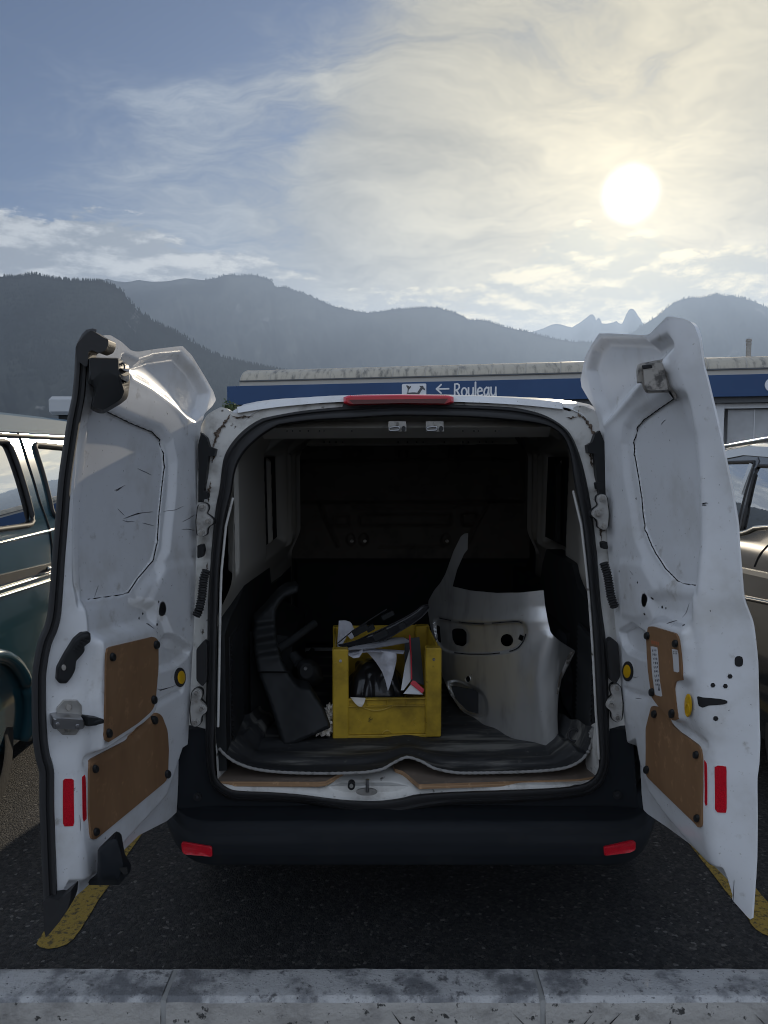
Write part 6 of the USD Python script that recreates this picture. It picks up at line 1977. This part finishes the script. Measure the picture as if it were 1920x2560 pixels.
# ---- graphite car on the right
gc = thing('parked_car', 'glossy dark grey car with chrome window strips, right of the van', 'car', (2.6, 4.8, 0))
R = Side(1.80, 1, 1.18, .22)
R2 = Side(3.58, -1, 1.18, .22)
body = [(2.75, .42), (2.62, .62), (2.60, .95), (2.72, 1.16), (3.05, 1.55), (3.35, 1.665), (4.2, 1.70), (5.0, 1.62), (5.85, 1.14), (6.9, .98), (7.05, .80), (7.05, .5), (6.9, .38)] + arch(6.1, .36, .40) + arch(3.28, .36, .40)
gw1 = R.px([(1643, 990), (1760, 985), (1720, 1128), (1659, 1136), (1640, 1140), (1603, 1149), (1610, 1120)])
gw2 = R.px([(1566, 999), (1634, 997), (1594, 1142), (1560, 1148), (1500, 1150), (1520, 1060)])
gw1 = [(max(2.95, a), min(b, 1.60)) for a, b in gw1]
part('side_panel', R.sheet(body, 0, .02, [gw1, gw2]), L_['graphite_paint'], gc, smooth=35)
part('side_panel', R2.sheet(body, 0, .02), L_['graphite_paint'], gc, smooth=35)
shell(R, R2, [(2.75, .45), (2.60, .95), (2.72, 1.16), (3.05, 1.55), (3.35, 1.67), (4.2, 1.705), (5.0, 1.625), (5.85, 1.145), (6.9, .985), (7.05, .5)], L_['graphite_paint'], gc, 'body')
part('roof_edge', R.sheet([(3.02, 1.53), (3.36, 1.625), (4.2, 1.655), (4.95, 1.58), (4.98, 1.625), (4.2, 1.705), (3.33, 1.675), (2.98, 1.56)], .006, .02, step=.03), L_['pale_car_paint'], gc, smooth=40)
part('roof_rail', tube(R.p([(3.3, 1.715), (3.7, 1.735), (4.2, 1.745), (4.8, 1.70)], -.10), .012, 10), L_['chrome'], gc, smooth=True)
for w_ in (gw1, gw2):
    wn = part('window', R.sheet(w_, -.004, .004, r=.02), L_['clear_glass'], gc)
    part('window_trim', R.bead(rounded(w_, .02), .002, .008, True), L_['black_rubber'], wn, smooth=True)
part('window_pillar', R.sheet(R.px([(1638, 987), (1644, 987), (1600, 1150), (1593, 1150)]), .004, .02), L_['black_trim'], gc)
part('quarter_strut', R.sheet(R.px([(1620, 1000), (1629, 998), (1601, 1072), (1596, 1066)]), .003, .008), L_['pale_car_paint'], gc)
part('waist_chrome', R.bead(R.px([(1540, 1160), (1593, 1154), (1616, 1149), (1634, 1140), (1660, 1138), (1740, 1136)]), .008, .010), L_['chrome'], gc, smooth=True)
part('chrome_strip', R.sheet(R.px([(1540, 1213), (1602, 1226), (1660, 1238), (1740, 1254), (1740, 1266), (1660, 1249), (1602, 1236), (1540, 1222)]), .014, .016, step=.03), L_['chrome'], gc, smooth=30)
part('body_crease', R.bead(R.px([(1540, 1280), (1606, 1291), (1660, 1302), (1740, 1318)]), .004, .012), L_['graphite_paint'], gc, smooth=True)
part('panel_gap', R.bead(R.px([(1659, 1178), (1640, 1200), (1630, 1224)]), .001, .004), L_['hole_black'], gc, smooth=True)
part('underside', box((1.95, 2.9, .40), (3.4, 6.8, .60)), L_['cabin_dark'], gc)
part('interior', box((2.0, 3.2, .60), (3.4, 5.4, 1.05)), L_['cabin_trim'], gc)
for y_ in (3.28, 6.1):
    part('wheel_house', box((2.06, y_ - .42, .30), (3.32, y_ + .42, .80)), L_['cabin_dark'], gc)
    wheel(gc, 1.80, y_, .345, 1)
    wheel(gc, 3.58, y_, .345, -1)
# ---------------------------------------------------------------- the car wash hall behind
FLft, FRgt = np.array([-6.72, 33.4]), np.array([14.2, 28.3])
fdir = (FRgt - FLft) / np.linalg.norm(FRgt - FLft)
fin = np.array([-fdir[1], fdir[0]])                                  # into the building


def fu(px):
    """How far along the front a view column meets it."""
    r = ray(px, 980)
    A = np.array([[fdir[0], -r[0]], [fdir[1], -r[1]]])
    return float(np.linalg.solve(A, -FLft)[0])


def fw(u, v, z):
    q = FLft + fdir * u + fin * v
    return np.array([q[0], q[1], z])


def fbox(u0, u1, v0, v1, z0, z1, bev=0.0):
    m = box((u0, v0, z0), (u1, v1, z1), bev)
    v = m.vertices
    m.vertices = np.c_[FLft[0] + fdir[0] * v[:, 0] + fin[0] * v[:, 1], FLft[1] + fdir[1] * v[:, 0] + fin[1] * v[:, 1], v[:, 2]]
    if m.volume < 0:
        m.invert()
    return m


def fplate(poly, thick, v, holes=()):
    """A flat plate on the front: outline in (u, z)."""
    pol = poly if hasattr(poly, 'exterior') or hasattr(poly, 'geoms') else Polygon(poly, holes)
    ms = []
    for g in getattr(pol, 'geoms', [pol]):
        a, b = trimesh.creation.triangulate_polygon(g, engine='earcut')
        m = trimesh.creation.extrude_triangulation(np.asarray(a), np.asarray(b), thick)
        w = m.vertices
        m.vertices = np.array([fw(x, v - h, z) for x, z, h in w])
        if m.volume < 0:
            m.invert()
        ms.append(m)
    return trimesh.util.concatenate(ms)


ZT, ZB = 4.63, 3.83
UL = 34.0
hall = thing('car_wash', 'low car wash building with a blue fascia and a pale vaulted roof', 'building', fw(10, 3, 0))
fas = part('fascia', fbox(0, UL, -.08, .08, ZB, ZT, .01), L_['blue_fascia'], hall, smooth=False)
# lettering drawn with round strokes
GL = {'R': ([[(0, 0), (.01, .98)], [(.0, .97), (.28, 1.0), (.50, .90), (.52, .70), (.36, .54), (.02, .47)], [(.20, .50), (.62, .0)]], .78),
      'o': ([[(.30 + .29 * math.cos(a), .33 + .33 * math.sin(a)) for a in np.linspace(0, 2 * math.pi, 20)]], .78),
      'u': ([[(0, .66), (.0, .24), (.08, .06), (.26, .0), (.44, .10), (.52, .28)], [(.53, .66), (.52, .30), (.57, .0)]], .76),
      'l': ([[(.02, 1.08), (.03, .0)]], .24),
      'e': ([[(.04, .34), (.52, .40), (.47, .58), (.28, .66), (.08, .54), (.0, .30), (.10, .08), (.30, .0), (.54, .10)]], .74),
      'a': ([[(.50, .60), (.28, .67), (.08, .52), (.0, .28), (.10, .05), (.26, .02), (.42, .18), (.52, .46)], [(.53, .65), (.51, .28), (.60, .0)]], .78)}
u0 = fu(982)
cap = .50
sc_ = (fu(1071) - u0) / (sum(GL[c][1] for c in 'Rouleau') - .18)
zb = 4.02
x = u0
for ch in 'Rouleau':
    strokes, adv = GL[ch]
    shp = shapely.union_all([LineString([(x + a * sc_, zb + b * cap) for a, b in s]).buffer(.032, quad_segs=4) for s in strokes])
    part('letter', fplate(shp, .012, -.081), L_['sign_white'], fas, smooth=False)
    x += adv * sc_
ar = shapely.union_all([LineString([(fu(944), 4.33), (fu(969), 4.33)]).buffer(.032), LineString([(fu(953), 4.50), (fu(943), 4.33), (fu(953), 4.16)]).buffer(.032)])
part('arrow', fplate(ar, .012, -.081), L_['sign_white'], fas, smooth=False)
a0, a1 = fu(869), fu(921)
pg = part('pictogram_board', fplate(Polygon(rounded([(a0, 3.92), (a1, 3.92), (a1, 4.56), (a0, 4.56)], .06)), .010, -.081), L_['sign_white'], fas, smooth=False)
W_ = a1 - a0
beast = shapely.union_all([Polygon(ngon(a0 + W_ * .45, 4.12, W_ * .28, .10, 24)), LineString([(a0 + W_ * .66, 4.15), (a0 + W_ * .78, 4.33), (a0 + W_ * .84, 4.42)]).buffer(.05), Polygon([(a0 + W_ * .72, 4.47), (a0 + W_ * .80, 4.36), (a0 + W_ * .96, 4.28), (a0 + W_ * .94, 4.36), (a0 + W_ * .84, 4.46)]),
                           LineString([(a0 + W_ * .24, 4.16), (a0 + W_ * .28, 4.46)]).buffer(.02), LineString([(a0 + W_ * .28, 4.36), (a0 + W_ * .21, 4.48)]).buffer(.03), LineString([(a0 + W_ * .28, 4.36), (a0 + W_ * .35, 4.44)]).buffer(.03)])
part('pictogram', fplate(beast, .006, -.092), L_['sign_dark'], fas, smooth=False)
uc, zc, rc = fu(1659) + .04, 4.23, .25
cl_ = Polygon([(uc + rc * math.cos(t), zc + rc * math.sin(t)) for t in np.linspace(.7, 2 * math.pi - .7, 40)] + [(uc + (rc - .12) * math.cos(t), zc + (rc - .12) * math.sin(t)) for t in np.linspace(2 * math.pi - .7, .7, 40)])
part('letter', fplate(cl_.buffer(0), .012, -.081), L_['sign_white'], fas, smooth=False)
# barrel vault of translucent sheets between ribs
n_ = 18
ang = np.linspace(0, math.pi, n_)
rad, rise = 1.15, .66
z0 = ZT + .04
step_ = 1.34
uu = fu(519)
k = 0
while uu < UL - .5:
    ue = min(uu + step_, UL - .2)
    rows = [np.array([fw(w, .10 + rad * (1 - math.cos(a)), z0 + .08 + rise * math.sin(a) ** .9) for a in ang]) for w in (uu + .02, (uu + ue) / 2, ue - .02)]
    m = grid(np.array(rows))
    if m.face_normals[:, 2].sum() < 0:
        m.invert()
    part('roof_sheet', m, L_['vault_panel'], hall, smooth=40)
    rb = tube(np.array([fw(uu, .10 + rad * (1 - math.cos(a)), z0 + .072 + rise * math.sin(a) ** .9) for a in ang]), .020, 6)
    part('roof_rib', rb, L_['vault_rib'], hall, smooth=True)
    uu = ue
    k += 1
us = fu(519)
part('gable', tm(np.array([fw(us, .10 + rad * (1 - math.cos(a)), z0 + .07 + rise * math.sin(a) ** .9) for a in ang] + [fw(us, .10 + rad, z0)]), [[i, i + 1, n_] for i in range(n_ - 1)] + [[i + 1, i, n_] for i in range(n_ - 1)]), L_['wall_light'], hall, smooth=False)
part('gutter', fbox(us, UL, -.02, .16, z0 + .15, z0 + .20), L_['shade_grey'], hall)
part('roof_base', fbox(us, UL, .02, 3.1, ZT - .3, z0 + .14), L_['vault_rib'], hall)
part('soffit', fbox(.1, UL, .09, 3.2, 3.62, ZB + .06), L_['shade_grey'], hall)
part('wall', fbox(.3, UL, 1.2, 1.4, 0, 3.62), L_['wall_light'], hall)
part('lintel', fbox(.3, UL, .30, .42, 3.42, 3.60), L_['frame_white'], hall)
for px_ in (1556, 1700, 1180, 900, 620):
    u_ = fu(px_)
    part('post', fbox(u_ - .14, u_ + .14, .28, .44, 0, 3.615), L_['frame_white'], hall)
u_ = fu(1580)
part('bay_panel', fbox(fu(1575), fu(1690), .46, .50, .05, 3.38), L_['wall_light'], hall)
part('panel_joint', fbox(fu(1632), fu(1632) + .03, .44, .458, .05, 3.38), L_['frame_white'], hall)


def pipe(px, w_px, z0_, z1_, v, label):
    u = fu(px)
    r = w_px * K / FPX * 31.5 / 2
    t = thing('chimney_pipe', label, 'chimney', fw(u, v, z0_))
    c = trimesh.creation.cylinder(r, z1_ - z0_, sections=24)
    c.apply_translation(fw(u, v, (z0_ + z1_) / 2))
    part('flue', c, L_['galvanised'], t, smooth=30)
    for zz, k in ((z1_ - .06, 1.22), (z1_ - .20, 1.12)):
        c = trimesh.creation.cylinder(r * k, .07, sections=24)
        c.apply_translation(fw(u, v, zz))
        part('collar', c, L_['galvanised'], t, smooth=30)


pipe(1637.5, 10, 5.0, 6.22, 2.2, 'round grey flue pipe rising above the roof at the far right')
pipe(1035.5, 7, 5.0, 5.40, 2.2, 'short small vent pipe on the vaulted roof above the word on the fascia')
# the dark roof of a larger hall behind
hb = thing('hall', 'large hall behind the car wash, only its dark low roof showing', 'building', (12, 48, 0))
e0, e1 = at(1150, 797, 46), at(1262, 785, 46)
e2 = at(1900, 740, 46)
part('roof', hull([e0, e0 + [0, 14, 0], e1 + [0, 0, .0], e1 + [0, 14, 0], at(1360, 788, 46), at(1360, 788, 46) + [0, 14, 0], e0 - [0, 0, .5], at(1360, 788, 46) - [0, 0, .8]]), L_['shade_grey'], hb, smooth=False)
part('wall', box((e0[0] + .3, 46.3, 0), (at(1360, 788, 46)[0] - .3, 59, e0[2] - .4)), L_['wall_light'], hb)


# small tree between the left door and the van's roof
def tree(name, label, base, h, crown, n, seed, trunk_r=.05):
    r = np.random.default_rng(seed)
    t = thing(name, label, 'tree', base)
    base = np.array(base, float)
    part('trunk', tube(np.array([base, base + [.04, .02, h * .35], base + [.0, .05, h * .62]]), np.array([trunk_r, trunk_r * .75, trunk_r * .4]), 8), L_['bark'], t, smooth=True)
    for k in range(6):
        a = k * 1.05
        part('limb', tube(np.array([base + [0, 0, h * (.35 + .04 * k)], base + [math.cos(a) * crown * .4, math.sin(a) * crown * .4, h * (.55 + .05 * k)], base + [math.cos(a) * crown * .75, math.sin(a) * crown * .75, h * (.62 + .05 * k)]]), np.array([.5, .35, .15]) * trunk_r, 6), L_['bark'], t, smooth=True)
    cs = np.array([[r.normal(0, .42), r.normal(0, .42), r.uniform(.42, .97)] for _ in range(26)])
    c = base + cs[r.integers(0, 26, n)] * [crown, crown, h] + r.normal(0, .10, (n, 3)) * [crown * 1.6, crown * 1.6, h * .35]
    u = r.normal(size=(n, 3))
    u /= np.linalg.norm(u, axis=1, keepdims=True)
    w = np.cross(u, r.normal(size=(n, 3)))
    w /= np.linalg.norm(w, axis=1, keepdims=True)
    s = r.uniform(.03, .06, (n, 1))
    V = np.stack([c - u * s, c + w * s * .5, c + u * s, c - w * s * .5], 1).reshape(-1, 3)
    f = (np.arange(n)[:, None] * 4 + np.array([[0, 1, 2, 0, 2, 3]])).reshape(-1, 3)
    part('crown', tm(V, f), L_['leaf'], t, smooth=False, kind='stuff')


tp = at(494, 872, 24)
tree('small_tree', 'small green tree peeping up between the left door and the van roof', (tp[0], 24, 0), float(tp[2]) - .05, .55, 5000, 9)
